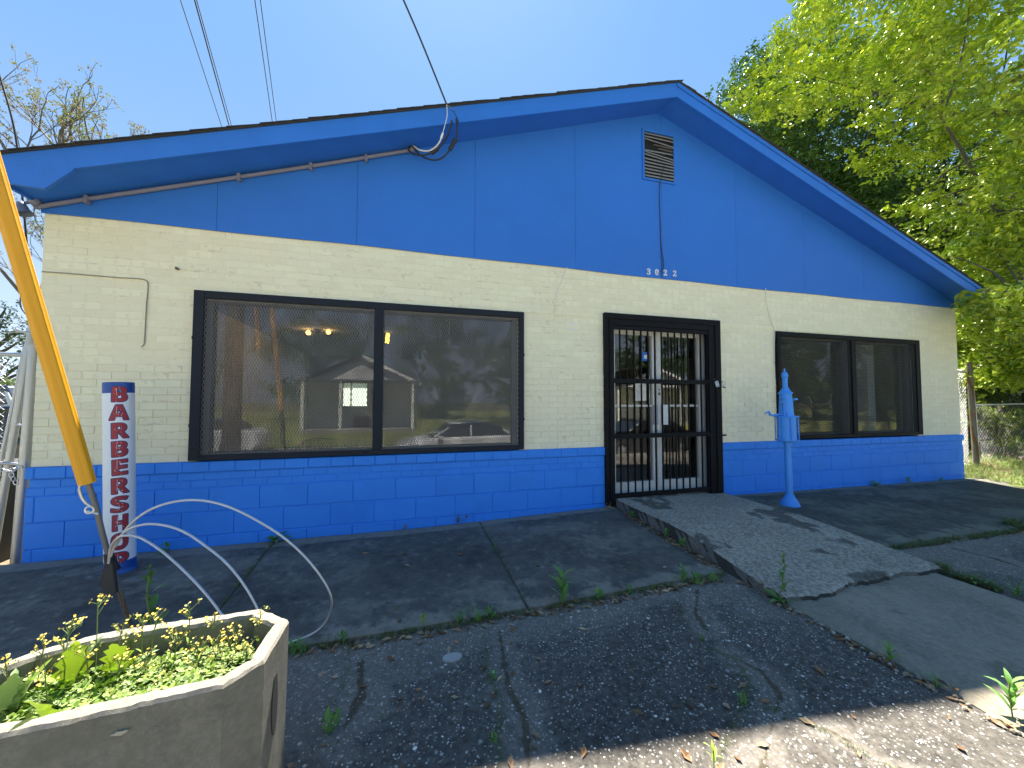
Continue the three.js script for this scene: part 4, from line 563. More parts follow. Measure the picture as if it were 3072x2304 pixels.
  mesh('skim_patch', [patch(2.3, 0.17, 0.03, 0.022), patch(2.255, 0.165, 0.016, 0.03), patch(2.275, 0.1, 0.014, 0.015), patch(2.245, 0.125, 0.014, 0.008), patch(2.33, 0.13, 0.006, 0.006), patch(2.26, 0.07, 0.008, 0.005), patch(2.2, 0.345, 0.022, 0.006)], std([0.36, 0.32, 0.24], 0.9), pl);
  mesh('drain_slot', new THREE.CylinderGeometry(0.5, 0.5, 0.006, 24).scale(0.06, 1, 0.21).rotateZ(Math.PI / 2).rotateX(Math.PI / 2).rotateX(0).translate(2.514, 0.19, 2.59), std([0.02, 0.021, 0.02], 0.9), pl);
}
// ---------------------------------------------------------------- vehicles
function makeCar(name, label, paint, opts = {}) {
  const c = thing(name, label, opts.cat || 'car'), L = opts.L || 4.5, body = phys(paint, 0.35, { clearcoat: 0.8, clearcoatRoughness: 0.1 }), gl = phys([0.02, 0.022, 0.025], 0.05, { clearcoat: 1 });
  const shape = (pts) => { const s = new THREE.Shape(); s.moveTo(...pts[0]); s.splineThru ? 0 : 0; pts.slice(1).forEach((p) => s.lineTo(...p)); s.closePath(); return s; };
  const ext = (pts, w, b) => new THREE.ExtrudeGeometry(shape(pts), { depth: w - 2 * b, bevelEnabled: true, bevelSize: b, bevelThickness: b, bevelSegments: 2, steps: 1 }).translate(0, 0, -(w - 2 * b) / 2);
  const truck = opts.truck, low = truck ? [[0.02, 0.42], [0.0, 0.75], [0.06, 0.98], [1.3, 1.08], [L - 0.03, 1.08], [L, 0.5], [L - 0.35, 0.36], [0.3, 0.36]] : [[0.03, 0.3], [0, 0.55], [0.12, 0.72], [0.6, 0.84], [1.25, 0.92], [3.6, 0.96], [L - 0.25, 0.93], [L - 0.05, 0.75], [L, 0.45], [L - 0.2, 0.25], [0.3, 0.22]];
  mesh('body', ext(low, 1.75, 0.07), body, c);
  const top = truck ? [[1.15, 1.06], [1.75, 1.68], [2.9, 1.72], [3.15, 1.06]] : [[1.05, 0.9], [1.85, 1.4], [2.9, 1.44], [3.5, 1.28], [4.0, 0.93]];
  mesh('window', ext(top, 1.5, 0.05), gl, c);
  mesh('roof', truck ? rbx(1.72, 2.95, 1.67, 1.76, -0.72, 0.72, 0.03, 2) : new RoundedBoxGeometry(1.3, 0.07, 1.42, 2, 0.03).rotateZ(-0.02).translate(2.4, 1.43, 0), body, c);
  for (const s of [-1, 1]) { mesh('pillar', [bar([top[0][0], top[0][1], s * 0.8], [top[1][0], top[1][1], s * 0.7], 0.035, 6), bar([2.45, 0.95, s * 0.8], [2.45, 1.43, s * 0.7], 0.04, 6), bar([top[top.length - 1][0], top[top.length - 1][1], s * 0.8], [top[top.length - 2][0], top[top.length - 2][1], s * 0.7], 0.04, 6)], body, c); mesh('mirror', rbx(1.35, 1.5, 0.95, 1.07, s * 0.98 - 0.09, s * 0.98 + 0.09, 0.03, 2), body, c);
    mesh('headlight', rbx(0.0, 0.28, 0.58, 0.72, s * 0.65 - 0.16, s * 0.65 + 0.16, 0.04, 2), std([0.6, 0.62, 0.65], 0.15), c); mesh('tail_light', rbx(L - 0.12, L + 0.01, 0.6, 0.82, s * 0.68 - 0.12, s * 0.68 + 0.12, 0.03, 2), std([0.4, 0.02, 0.02], 0.25), c);
    for (const x of [0.85, L - 0.95]) { const w = mesh('wheel', lathe([[0.2, -0.1], [0.3, -0.105], [0.335, -0.07], [0.335, 0.07], [0.3, 0.105], [0.2, 0.1]], 24).rotateX(Math.PI / 2).translate(x, 0.335, s * 0.8), M.blackRubber, c); mesh('rim', [lathe([[0, -0.02], [0.06, 0.0], [0.2, -0.04], [0.2, 0.02], [0, 0.02]], 20).rotateX(s * Math.PI / 2).translate(x, 0.335, s * 0.87), ...[0, 1, 2, 3, 4].map((k) => rbx(-0.018, 0.018, 0.03, 0.19, -0.02, 0.02, 0.006).rotateZ(k * 1.2566).translate(x, 0.335, s * 0.9))], M.zinc, w); } }
  mesh('bumper', [rbx(-0.03, 0.1, 0.34, 0.5, -0.8, 0.8, 0.03, 2), rbx(L - 0.08, L + 0.04, 0.34, 0.5, -0.8, 0.8, 0.03, 2)], truck ? M.zinc : body, c);
  return c;
}
{
  const w = makeCar('parked_car', 'white sedan parked on the street, mirrored in the wide window', [0.72, 0.73, 0.74]); w.position.set(2.75, -0.98, 9.3);
  const g = makeCar('parked_car', 'dark grey sedan parked on the street, mirrored in the door glass', [0.035, 0.037, 0.04]); g.position.set(10.2, -0.98, 9.5);
  const v = makeCar('pickup_truck', 'white pickup parked behind the chain-link gate', [0.7, 0.7, 0.7], { truck: true, L: 5.2, cat: 'truck' }); v.position.set(-7.4, -0.24, -5.6); v.rotation.y = 0.25;
  const d = makeCar('parked_car', 'black car parked behind the chain-link gate, in front of the pickup', [0.02, 0.02, 0.022]); d.position.set(-4.9, -0.3, -2.9); d.rotation.y = 0.3;
  const s = makeCar('parked_car', 'silver sedan on the far side of the street', [0.45, 0.46, 0.48]); s.position.set(-7.2, -0.98, 14.4);
}
// ---------------------------------------------------------------- chain-link fences
function chainLink(w, h, d, r) { const o = [], n = Math.ceil((w + h) / d); for (let k = 0; k < n; k++) { const t = k * d; for (const flip of [0, 1]) { let x0 = t - h, y0 = 0, x1 = t, y1 = h; if (x0 < 0) { y0 = -x0; x0 = 0; } if (x1 > w) { y1 = h - (x1 - w); x1 = w; } if (x1 - x0 < 0.01) continue; const f = (x) => (flip ? w - x : x); o.push(bar([f(x0), y0, flip ? 0.002 : -0.002], [f(x1), y1, flip ? 0.002 : -0.002], r, 4)); } } return merge(o); }
{
  const f = thing('chain_link_gate', 'leaning galvanized chain-link gate chained beside the wall corner', 'gate');
  mesh('post', [bar([-0.195, -0.16, -0.19], [-0.15, 1.72, -0.19], 0.036, 14), bar([-0.15, 1.64, -0.19], [-0.149, 1.73, -0.19], 0.04, 12)], M.galv, f);
  mesh('gate_frame', bar([-0.365, 0.0, -0.22], [-0.188, 1.96, -0.22], 0.026, 12), M.galv, f);
  mesh('gate_frame', bar([-0.39, 0.55, -0.24], [-0.25, 1.72, -0.24], 0.014, 10), M.galv, f);
  mesh('rail', bar([-2.6, 1.68, -0.25], [-0.24, 1.65, -0.25], 0.02, 10), M.galv, f); mesh('rail', bar([-2.6, 0.1, -0.25], [-0.36, 0.08, -0.25], 0.02, 10), M.galv, f);
  for (const [p, q, k] of [[[-0.27, 1.045, -0.21], [-0.2, 1.03, -0.2], 0.012], [[-0.3, 1.86, -0.2], [-0.15, 1.83, -0.2], 0.012], [[-0.28, 1.5, -0.22], [-0.2, 1.49, -0.22], 0.011], [[-0.34, 0.72, -0.2], [-0.2, 0.7, -0.2], 0.014]]) mesh('clamp', bar(p, q, k, 6), M.galv, f);
  const cl = mesh('chain_link', chainLink(2.2, 1.55, 0.06, 0.0022).translate(-2.58, 0.1, -0.26), M.galv, f); cl.userData.kind = 'stuff';
  for (const y of [1.76, 1.84, 1.92]) mesh('barbed_wire', tube([[-2.6, y + 0.03, -0.23], [-1.4, y - 0.01, -0.23], [-0.2, y, -0.2]], 0.0025, 12, 5), M.galv, f);
  const chain = thing('gate_chain', 'short galvanized chain looped round the gate post', 'chain', [-0.27, 0.7, -0.14]); const r = rng(1201);
  for (let k = 0; k < 11; k++) { const a = k / 10, x = k < 7 ? lerp(-0.05, 0.09, k / 6) : 0.06 + (k - 7) * 0.004, y = k < 7 ? -0.03 * Math.sin(k / 6 * 3.14) - 0.015 * k / 6 : -0.04 - (k - 7) * 0.034; const m = mesh('link', new THREE.TorusGeometry(0.014, 0.0038, 6, 12).scale(1, 1.4, 1).rotateY(k % 2 ? 1.4 : 0.2).rotateZ(k < 7 ? 1.4 : 0.1), M.zinc, chain); m.position.set(x, y, 0.02 * Math.sin(k)); }
  const bin = thing('trash_bin', 'dark plastic bin standing behind the chained gate', 'bin', [-0.78, -0.24, -0.75]);
  mesh('bin_body', new THREE.CylinderGeometry(0.3, 0.24, 0.86, 4, 1).rotateY(Math.PI / 4).translate(0, 0.43, 0), M.darkPlastic, bin); mesh('lid', rbx(-0.24, 0.24, 0.862, 0.905, -0.24, 0.24, 0.015, 2), M.darkPlastic, bin);
  // right-hand fence
  const q = thing('chain_link_fence', 'chain-link fence with rusty post running from the shop corner into the trees', 'fence');
  mesh('post', bar([14.17, -0.2, -0.8], [14.08, 2.05, -0.8], 0.045, 14), M.rustPipe, q); mesh('post', bar([14.36, -0.2, -0.86], [14.25, 1.95, -0.86], 0.035, 14), M.galv, q);
  mesh('rail', bar([12.05, 0.78, -0.85], [14.1, 0.8, -0.85], 0.014, 8), M.galv, q); mesh('rail', bar([14.25, 1.17, -0.86], [19, 1.24, -0.95], 0.018, 8), M.galv, q); mesh('rail', bar([12.05, 1.85, -0.85], [14.1, 1.85, -0.85], 0.018, 8), M.galv, q);
  mesh('post', bar([19, -0.2, -0.95], [19, 1.3, -0.95], 0.03, 10), M.galv, q);
  const c2 = mesh('chain_link', chainLink(2.05, 1.95, 0.075, 0.004).translate(12.05, -0.05, -0.87), M.galv, q); c2.userData.kind = 'stuff';
  const c3 = mesh('chain_link', chainLink(4.7, 1.2, 0.09, 0.0011).translate(14.3, -0.02, -0.9), M.galv, q); c3.userData.kind = 'stuff';
}
// ---------------------------------------------------------------- houses and sheds round about
function house(name, label, x, z, w, d, h, rise, wallC, base, face) { // gable towards -z (face = -1) or +z
  const H = thing(name, label, 'house', [x, base, z]), wm = std(wallC, 0.8), rf = std([0.11, 0.11, 0.115], 0.9), wh = std([0.8, 0.8, 0.78], 0.6), dk = phys([0.02, 0.022, 0.026], 0.05), s = face;
  const poly = new THREE.Shape(); poly.moveTo(-w / 2, 0); poly.lineTo(w / 2, 0); poly.lineTo(w / 2, h); poly.lineTo(0, h + rise); poly.lineTo(-w / 2, h); poly.closePath();
  mesh('wall', new THREE.ExtrudeGeometry(poly, { depth: d, bevelEnabled: false }).translate(0, 0, s < 0 ? 0 : -d), wm, H);
  const n = Math.floor((h + rise) / 0.16); for (let k = 1; k < n; k++) { const y = k * 0.16, half = y < h ? w / 2 : (w / 2) * (1 - (y - h) / rise); if (half > 0.2) mesh('siding_board', bx(-half, half, y - 0.075, y + 0.075, s * 0.004 - 0.012, s * 0.004 + 0.012).rotateX(s * 0.05).translate(0, 0, 0), wm, H).rotation.x = 0; }
  const sl = Math.atan2(rise, w / 2), len = Math.hypot(w / 2, rise) + 0.4; for (const q of [-1, 1]) { mesh('roof', new THREE.BoxGeometry(len, 0.12, d + 0.8).translate(len / 2 - 0.0, 0.08, 0).rotateZ(-sl).scale(q, 1, 1).translate(0, h + rise, s < 0 ? d / 2 : -d / 2), rf, H); mesh('fascia', new THREE.BoxGeometry(len, 0.2, 0.05).translate(len / 2, -0.02, 0).rotateZ(-sl).scale(q, 1, 1).translate(0, h + rise, s * 0.42), wh, H); }
  const win = (cx, cy, ww, hh) => { const f = mesh('window', [bx(cx - ww / 2 - 0.09, cx + ww / 2 + 0.09, cy + hh / 2, cy + hh / 2 + 0.1, s * 0.03 - 0.03, s * 0.03 + 0.03), bx(cx - ww / 2 - 0.09, cx + ww / 2 + 0.09, cy - hh / 2 - 0.1, cy - hh / 2, s * 0.03 - 0.03, s * 0.03 + 0.03), bx(cx - ww / 2 - 0.09, cx - ww / 2, cy - hh / 2, cy + hh / 2, s * 0.03 - 0.03, s * 0.03 + 0.03), bx(cx + ww / 2, cx + ww / 2 + 0.09, cy - hh / 2, cy + hh / 2, s * 0.03 - 0.03, s * 0.03 + 0.03)], wh, H); mesh('pane', bx(cx - ww / 2, cx + ww / 2, cy - hh / 2, cy + hh / 2, s * 0.02 - 0.008, s * 0.02 + 0.008), dk, f); };
  win(-w * 0.24, h * 0.55, 1.1, 1.3); win(w * 0.24, h * 0.55, 1.1, 1.3); mesh('door', bx(-0.48, 0.48, 0.1, 2.1, s * 0.03 - 0.03, s * 0.03 + 0.03), std([0.16, 0.05, 0.04], 0.6), H);
  for (const q of [-0.47, -0.16, 0.16, 0.47]) mesh('porch_column', bx(w * q - 0.09, w * q + 0.09, 0, h - 0.1, s * 1.5 - 0.09, s * 1.5 + 0.09), wh, H);
  mesh('porch_roof', bx(-w / 2 - 0.2, w / 2 + 0.2, h - 0.1, h + 0.02, s * 0.85 - 0.8, s * 0.85 + 0.8), rf, H); mesh('porch_floor', bx(-w / 2, w / 2, -0.1, 0.12, s * 0.85 - 0.8, s * 0.85 + 0.8), std([0.3, 0.28, 0.25], 0.9), H);
  return H;
}
house('white_house', 'white sided house with front gable across the street', 0.5, 22, 6.6, 10, 3.1, 1.6, [0.68, 0.68, 0.66], -0.65, -1);
house('white_house', 'long white sided house across the street by the dark trees', 23, 23, 9, 9, 2.9, 1.7, [0.72, 0.72, 0.7], -0.65, -1);
{
  const s = thing('shed', 'weathered grey metal shed half hidden behind bushes', 'shed', [22.5, -0.15, -5.4]), m = std([0.2, 0.23, 0.23], 0.7, bumpN(0.4, 0.004)), rust = std([0.12, 0.085, 0.06], 0.9, bumpN(0.3, 0.01)); s.rotation.y = -0.95;
  for (let k = 0; k < 16; k++) mesh('wall_panel', bx(-4 + k * 0.5 + 0.006, -3.5 + k * 0.5 - 0.006, 0, 2.5, -0.02, 0.02 + (k % 2) * 0.012), m, s);
  mesh('end_wall', bx(-4, 4, 0, 2.5, -3.5, -0.03), m, s); mesh('roof', bx(-4.3, 4.3, 0, 0.09, -4, 0.5).rotateX(0.12).translate(0, 2.75, 0), rust, s); mesh('eave_trim', bx(-4.3, 4.3, 2.52, 2.66, 0.42, 0.47), m, s); mesh('dark_door_sheet', bx(-0.6, 0.9, 0, 2.0, 0.035, 0.05), std([0.015, 0.014, 0.012], 0.9), s);  // near-black sheet on the wall paints the shade of an open door
}
// ---------------------------------------------------------------- trees
function leafGeo(L, w, fold = 0.25) { const g = new THREE.BufferGeometry(), y = -w * fold; g.setAttribute('position', new THREE.Float32BufferAttribute([0, 0, 0, -w / 2, 0, L * 0.42, 0, y, L * 0.45, 0, 0, 0, 0, y, L * 0.45, w / 2, 0, L * 0.42, -w / 2, 0, L * 0.42, 0, y * 0.4, L, 0, y, L * 0.45, 0, y, L * 0.45, 0, y * 0.4, L, w / 2, 0, L * 0.42], 3)); g.computeVertexNormals(); return g; }
function sprig(n, L, w, spread, seed) { const r = rng(seed), o = []; for (let k = 0; k < n; k++) { const g = leafGeo(L * rr(0.75, 1.15, r), w * rr(0.8, 1.15, r)); g.rotateX(rr(-0.2, 0.9, r)); g.rotateZ(rr(-0.6, 0.6, r)); g.rotateY(k / n * 6.283 * 1.6 + r() * 0.6); o.push(g.translate(rr(-0.3, 0.3, r) * spread, rr(-0.5, 0.5, r) * spread, rr(-0.3, 0.3, r) * spread)); } return merge(o); }
function taper(pts, r0, r1, rad = 6, seg = 8) { const cu = new THREE.CatmullRomCurve3(pts), g = new THREE.TubeGeometry(cu, seg, 1, rad, false), p = g.attributes.position, n = g.attributes.normal; for (let i = 0; i <= seg; i++) { const c = cu.getPointAt(i / seg), R = lerp(r0, r1, i / seg); for (let j = 0; j <= rad; j++) { const k = i * (rad + 1) + j; p.setXYZ(k, c.x + (p.getX(k) - c.x) * R, c.y + (p.getY(k) - c.y) * R, c.z + (p.getZ(k) - c.z) * R); } } return g; }
const SPRIGS = [sprig(8, 0.105, 0.062, 0.17, 1), sprig(8, 0.1, 0.06, 0.2, 2)], SPRIG_S = sprig(9, 0.075, 0.04, 0.17, 3);
function crown(parent, name, geo, mat, spots, size, cols, seed) { // spots: [x, y, z]
  const r = rng(seed), im = new THREE.InstancedMesh(geo, mat, spots.length), m = new THREE.Matrix4(), q = new THREE.Quaternion(), e = new THREE.Euler(), s = V(), c = new THREE.Color();
  spots.forEach(([x, y, z], i) => { e.set(rr(-0.7, 0.7, r), r() * 6.283, rr(-0.7, 0.7, r)); q.setFromEuler(e); const k = size * rr(0.75, 1.3, r); s.set(k, k, k); m.compose(V(x, y, z), q, s); im.setMatrixAt(i, m); const a = cols[Math.floor(r() * cols.length)], v = rr(0.8, 1.2, r); c.setRGB(a[0] * v, a[1] * v, a[2] * v); im.setColorAt(i, c); });
  im.name = name; im.userData.kind = 'stuff'; parent.add(im); return im;
}
function blobSpots(blobs, per, r, keep) { const o = []; for (const [x, y, z, R, k = 1] of blobs) { const n = per * R * R * k; for (let i = 0; i < n; i++) { let a = rr(-1, 1, r), b = r() * 6.283, t = Math.sqrt(1 - a * a), q = R * Math.pow(r(), 0.38); const p = [x + Math.cos(b) * t * q * 1.15, y + a * q * 0.8, z + Math.sin(b) * t * q * 1.15]; if (!keep || keep(p)) o.push(p); } } return o; }
{
  const G1 = [[0.3, 0.41, 0.024], [0.37, 0.47, 0.028], [0.2, 0.31, 0.02], [0.43, 0.51, 0.04]], G2 = [[0.1, 0.19, 0.025], [0.13, 0.23, 0.028], [0.07, 0.15, 0.022]];
  // big tree whose crown hangs over the shop's end
  const t = thing('broadleaf_tree', 'big bright green broadleaf tree overhanging the shop end', 'tree', [19.2, -0.1, -0.4]), r = rng(1401), T = V(19.2, -0.1, -0.4);
  const keep = ([x, y, z]) => (y < 4.4 || z + 0.515 * y > 0.55 + 0.25 * Math.sin(x * 1.3 + y)) && !(x < 12.6 && y < wallTop(clamp(x, 0, 12)) + 1.2 && z < 0.45 && y > 2.0);
  const blobs = []; for (let k = 0; k < 340; k++) { const a = rr(-1, 1, r), b = r() * 6.283, tt = Math.sqrt(1 - a * a), q = Math.pow(r(), 0.3), x = 17.8 + Math.cos(b) * tt * q * 6.8, y = 8.6 + a * q * 7.0, z = -1.4 + Math.sin(b) * tt * q * 5.4; if (keep([x, y, z])) blobs.push([x, y, z, rr(0.4, 0.95, r)]); }
  for (let k = 0; k < 34; k++) blobs.push([rr(13.0, 17, r), rr(2.9, 5.2, r), rr(-0.9, 0.9, r), rr(0.35, 0.65, r)]);
  for (let k = 0; k < 46; k++) { const u = r(); blobs.push([lerp(12.7, 17.6, u), rr(1.7, 4.4, r), lerp(-0.1, -1.9, u) + rr(-0.4, 0.4, r), rr(0.22, 0.5, r), 1.3]); }       // low boughs by the gable end
  for (const b of [[10.95, 2.72, 0.62, 0.12, 2.6], [11.2, 2.82, 0.62, 0.18, 2.4], [11.45, 2.72, 0.6, 0.24, 2.2], [11.75, 2.8, 0.6, 0.26, 2], [12.0, 2.6, 0.55, 0.3, 2], [12.35, 2.8, 0.5, 0.36, 2], [12.7, 2.5, 0.4, 0.4, 1.8], [13.1, 2.6, 0.35, 0.45, 1.5], [13.6, 3.1, 0.4, 0.6], [14.2, 2.4, 0.2, 0.5], [14.9, 2.1, 0.0, 0.45], [15.6, 2.3, -0.2, 0.55], [16.4, 2.6, -0.2, 0.6], [15.2, 1.75, -0.3, 0.3], [16.2, 1.6, -0.2, 0.35], [17.3, 2.2, -0.6, 0.6], [18.2, 3.0, -0.5, 0.8]]) blobs.push(b);
  const bs = blobs.map((b) => V(b[0], b[1], b[2]).sub(T)), wood = [], limbs = [];
  mesh('trunk', taper([V(0, 0, 0), V(-0.1, 1.6, 0.05), V(0.05, 4, 0.1), V(-0.1, 7, 0.2), V(0, 11, 0.3)], 0.32, 0.08, 12, 14), M.bark, t);
  for (let k = 0; k < 15; k++) { const h = 2.4 + k * 0.55, a = k * 2.4 + 2.6, l = rr(3.2, 5, r), e = V(Math.cos(a) * l, h + rr(1.2, 2.6, r), Math.sin(a) * l * 0.85), m1 = V(Math.cos(a + 0.15) * l * 0.5, h + rr(0.4, 1.2, r), Math.sin(a + 0.15) * l * 0.45); const cu = new THREE.CatmullRomCurve3([V(0, h, 0.12), m1, e]); for (let q = 3; q <= 12; q++) limbs.push(cu.getPointAt(q / 12)); wood.push(taper([V(0, h, 0.12), m1, e], 0.12, 0.025, 7, 8)); }
  for (const e of [V(-6.9, 3.0, 1.0), V(-4.8, 5.0, 0.4), V(-3, 2.6, 2.0), V(-5.2, 7.4, -0.6), V(-1.7, 6.8, 0.2)]) { const cu = new THREE.CatmullRomCurve3([V(0, Math.max(1.8, e.y - 1.6), 0.1), e.clone().multiplyScalar(0.55).add(V(0, 0.75, 0)), e]); for (let q = 3; q <= 12; q++) limbs.push(cu.getPointAt(q / 12)); wood.push(taper([V(0, Math.max(1.8, e.y - 1.6), 0.1), e.clone().multiplyScalar(0.55).add(V(0, 0.75, 0)), e], 0.1, 0.02, 7, 9)); }
  for (const b of bs) { let best = limbs[0], d = 1e9; for (const l of limbs) { const q = l.distanceToSquared(b); if (q < d) { d = q; best = l; } } if (d < 6) wood.push(taper([best, best.clone().lerp(b, 0.5).add(V(rr(-0.15, 0.15, r), rr(0, 0.2, r), rr(-0.15, 0.15, r))), b], 0.025, 0.007, 4, 4)); }
  mesh('branches', wood, M.bark, t);
  const spots = blobSpots(blobs, 92, r, keep).map(([x, y, z]) => [x - T.x, y - T.y, z - T.z]); const h = spots.length >> 1;
  crown(t, 'crown', SPRIGS[0], M.leafBright, spots.slice(0, h), 1.25, G1, 3); crown(t, 'crown', SPRIGS[1], M.leafBright, spots.slice(h), 1.3, G1, 4);
  // darker tree behind
  const mk = (name, label, pos, n, rad, ctr, cols, size, per, seed, geo = SPRIG_S, group) => { const q = rng(seed), o = thing(name, label, 'tree', pos, group), bl = []; for (let k = 0; k < n; k++) { const a = rr(-1, 1, q), b = q() * 6.283, tt = Math.sqrt(1 - a * a), f = Math.pow(q(), 0.35); bl.push([Math.cos(b) * tt * f * rad[0], ctr + a * f * rad[1], Math.sin(b) * tt * f * rad[2], rr(0.7, 1.5, q) * rad[0] / 5]); }
    mesh('trunk', taper([V(0, -0.2, 0), V(0.1, ctr * 0.4, 0), V(0, ctr, 0.1), V(0.1, ctr + rad[1] * 0.7, 0)], 0.035 * ctr, 0.05, 10, 10), M.bark, o);
    mesh('branches', bl.slice(0, Math.min(n, 70)).map((b) => taper([V(0.05, Math.max(0.8, b[1] - Math.hypot(b[0], b[2]) * 0.7), 0), V(b[0] * 0.5, b[1] - 0.4, b[2] * 0.5), V(b[0], b[1], b[2])], 0.07, 0.015, 5, 5)), M.bark, o);
    crown(o, 'crown', geo, M.leafBright, blobSpots(bl, per, q), size, cols, seed); return o; };
  mk('broadleaf_tree', 'darker green tree rising behind the roof slope', [26.2, -0.2, -13], 230, [6.4, 10.5, 6], 13.6, G2, 1.6, 46, 1501, SPRIGS[0]);
  mk('broadleaf_tree', 'tree with deep green crown farther back beyond the big bright tree', [31, -0.2, -9], 120, [6.5, 8.5, 6], 9, G2, 1.9, 36, 1511, SPRIGS[0]);
  mk('understory_tree', 'small leafy tree growing between the fence and the shed', [18.5, -0.1, -3.6], 60, [2.3, 1.9, 1.8], 2.9, [...G1, ...G2], 1, 62, 1521, SPRIGS[1]);
  mk('shrub', 'dark shadowed shrub thicket behind the galvanized fence rail', [17.6, -0.1, -2.9], 46, [1.6, 1.1, 0.8], 1.05, G2, 0.9, 200, 1525);
  mk('shrub', 'tangled dark shrub beside the shed wall', [20.6, -0.1, -2.6], 46, [1.8, 1.4, 1.0], 1.3, G2, 1.1, 120, 1526);
  mk('shrub', 'low sunlit shrub at the foot of the fence post', [16.9, -0.1, -1.6], 26, [0.9, 0.7, 0.7], 0.75, G1, 0.8, 200, 1531);
  // left: evergreen bushes behind the fence
  mk('evergreen_bush', 'dense evergreen bush seen above the gate top', [-10.5, -0.3, -13.2], 60, [2.2, 2.5, 1.6], 2.3, [[0.07, 0.13, 0.03], [0.13, 0.19, 0.04], [0.05, 0.1, 0.03]], 1.4, 90, 1541);
  mk('evergreen_bush', 'paler bush showing low through the gate mesh', [-7.5, -0.3, -9.2], 40, [1.7, 1.3, 1.2], 1.1, [[0.13, 0.2, 0.05], [0.18, 0.25, 0.06]], 1.2, 120, 1551);
  // across the street, seen only as reflections
  for (const [x, z, h, s] of [[-13, 27, 8, 1], [12.5, 24, 9, 2], [15, 31, 10, 3], [33, 27, 9, 4], [-4.6, 35, 11, 5], [7, 36, 12, 6], [30, 20.5, 7, 7], [36, 22, 8, 8], [42, 24, 9, 9], [48, 22, 8, 10], [29, 32, 12, 11], [55, 26, 10, 12]]) mk('broadleaf_tree', 'dark green tree across the street', [x, -0.6, z], 46, [h * 0.42, h * 0.5, h * 0.42], h * 0.5, G2, 2.2, 26, 1600 + s, SPRIGS[0], 'trees across the street');
}
{ // bare spring tree at left: recursive limbs, fine twigs, opening buds
  const t = thing('bare_tree', 'nearly bare spring tree with fine twigs behind the eave', 'tree', [-13.0, -0.3, -18.5]), r = rng(1701), wood = [], buds = [];
  const grow = (p, d, len, rad, lv) => {
    const n = 3, pts = [p]; let q = p.clone(), v = d.clone(); for (let k = 0; k < n; k++) { v.add(V(rr(-0.28, 0.28, r), rr(-0.08, 0.24, r), rr(-0.28, 0.28, r))).normalize(); q = q.clone().addScaledVector(v, len / n); pts.push(q); }
    wood.push(taper(pts, rad, rad * 0.62, lv < 2 ? 8 : lv < 4 ? 5 : 3, lv < 2 ? 8 : lv < 4 ? 4 : 3));
    if (lv >= 5) { for (let k = 0; k < 3; k++) buds.push([q.x + rr(-0.12, 0.12, r), q.y + rr(-0.08, 0.14, r), q.z + rr(-0.12, 0.12, r)]); if (lv >= 6) return; }
    const kids = lv === 0 ? 4 : lv < 3 ? 3 : r() < 0.6 ? 3 : 2;
    for (let k = 0; k < kids; k++) { const a = r() * 6.283, sp = lv === 0 ? 0.5 : rr(0.35, 0.75, r), u = V(Math.cos(a), 0, Math.sin(a)), e = v.clone().multiplyScalar(1).addScaledVector(u, sp).add(V(0, 0.1, 0)).normalize(), base = k === 0 ? q : pts[1 + Math.floor(r() * 3)]; grow(base.clone(), e, len * rr(0.6, 0.8, r), rad * (k === 0 ? 0.62 : 0.48), lv + 1); }
  };
  grow(V(0, 0, 0), V(0.06, 1, 0), 5.2, 0.34, 0);
  const limb = (a, b, c, r0) => wood.push(taper([a, b, c], r0, r0 * 0.5, 8, 8));
  limb(V(0, 3.6, 0), V(0.9, 4.6, 0.2), V(2.2, 7.0, 0.3), 0.2); grow(V(1.5, 5.9, 0.25), V(0.5, 1, 0.1), 2.6, 0.1, 3); grow(V(2.2, 7.0, 0.3), V(0.4, 1, 0), 2.6, 0.1, 3); grow(V(0.6, 4.3, 0.2), V(-0.4, 1, 0.1), 2.4, 0.09, 3);
  t.scale.setScalar(1.12);
  mesh('trunk', wood.slice(0, 1), M.barkGrey, t); mesh('branches', wood.slice(1), M.barkGrey, t);
  crown(t, 'buds', sprig(4, 0.07, 0.045, 0.09, 9), leafMat([1, 1, 1], 0.4), buds, 1.15, [[0.2, 0.22, 0.06], [0.16, 0.18, 0.05], [0.22, 0.17, 0.07]], 5);
}
// ---------------------------------------------------------------- weeds, clover, grass, litter
function blade(L, w, bend, tooth = 0, seg = 5, lift = 1.1) { // leaf rising from the origin towards +z, arching over; tooth > 0 gives a lobed edge
  const P = [], I = []; let y = 0, z = 0, a = lift; for (let k = 0; k <= seg; k++) { const t = k / seg, prof = Math.sin(Math.PI * Math.pow(t, 0.75)) * 0.95 + 0.06 * (1 - t), ww = w / 2 * prof * (tooth ? 1 - tooth * (k % 2) : 1); P.push(-ww, y + ww * 0.3, z, 0, y, z, ww, y + ww * 0.3, z); y += Math.sin(a) * L / seg; z += Math.cos(a) * L / seg; a -= bend / seg; }
  for (let k = 0; k < seg; k++) { const o = k * 3; I.push(o, o + 3, o + 1, o + 1, o + 3, o + 4, o + 1, o + 4, o + 2, o + 2, o + 4, o + 5); }
  const g = new THREE.BufferGeometry(); g.setAttribute('position', new THREE.Float32BufferAttribute(P, 3)); g.setIndex(I); g.computeVertexNormals(); g.setAttribute('uv', new THREE.BufferAttribute(new Float32Array(P.length / 3 * 2), 2)); return g;
}
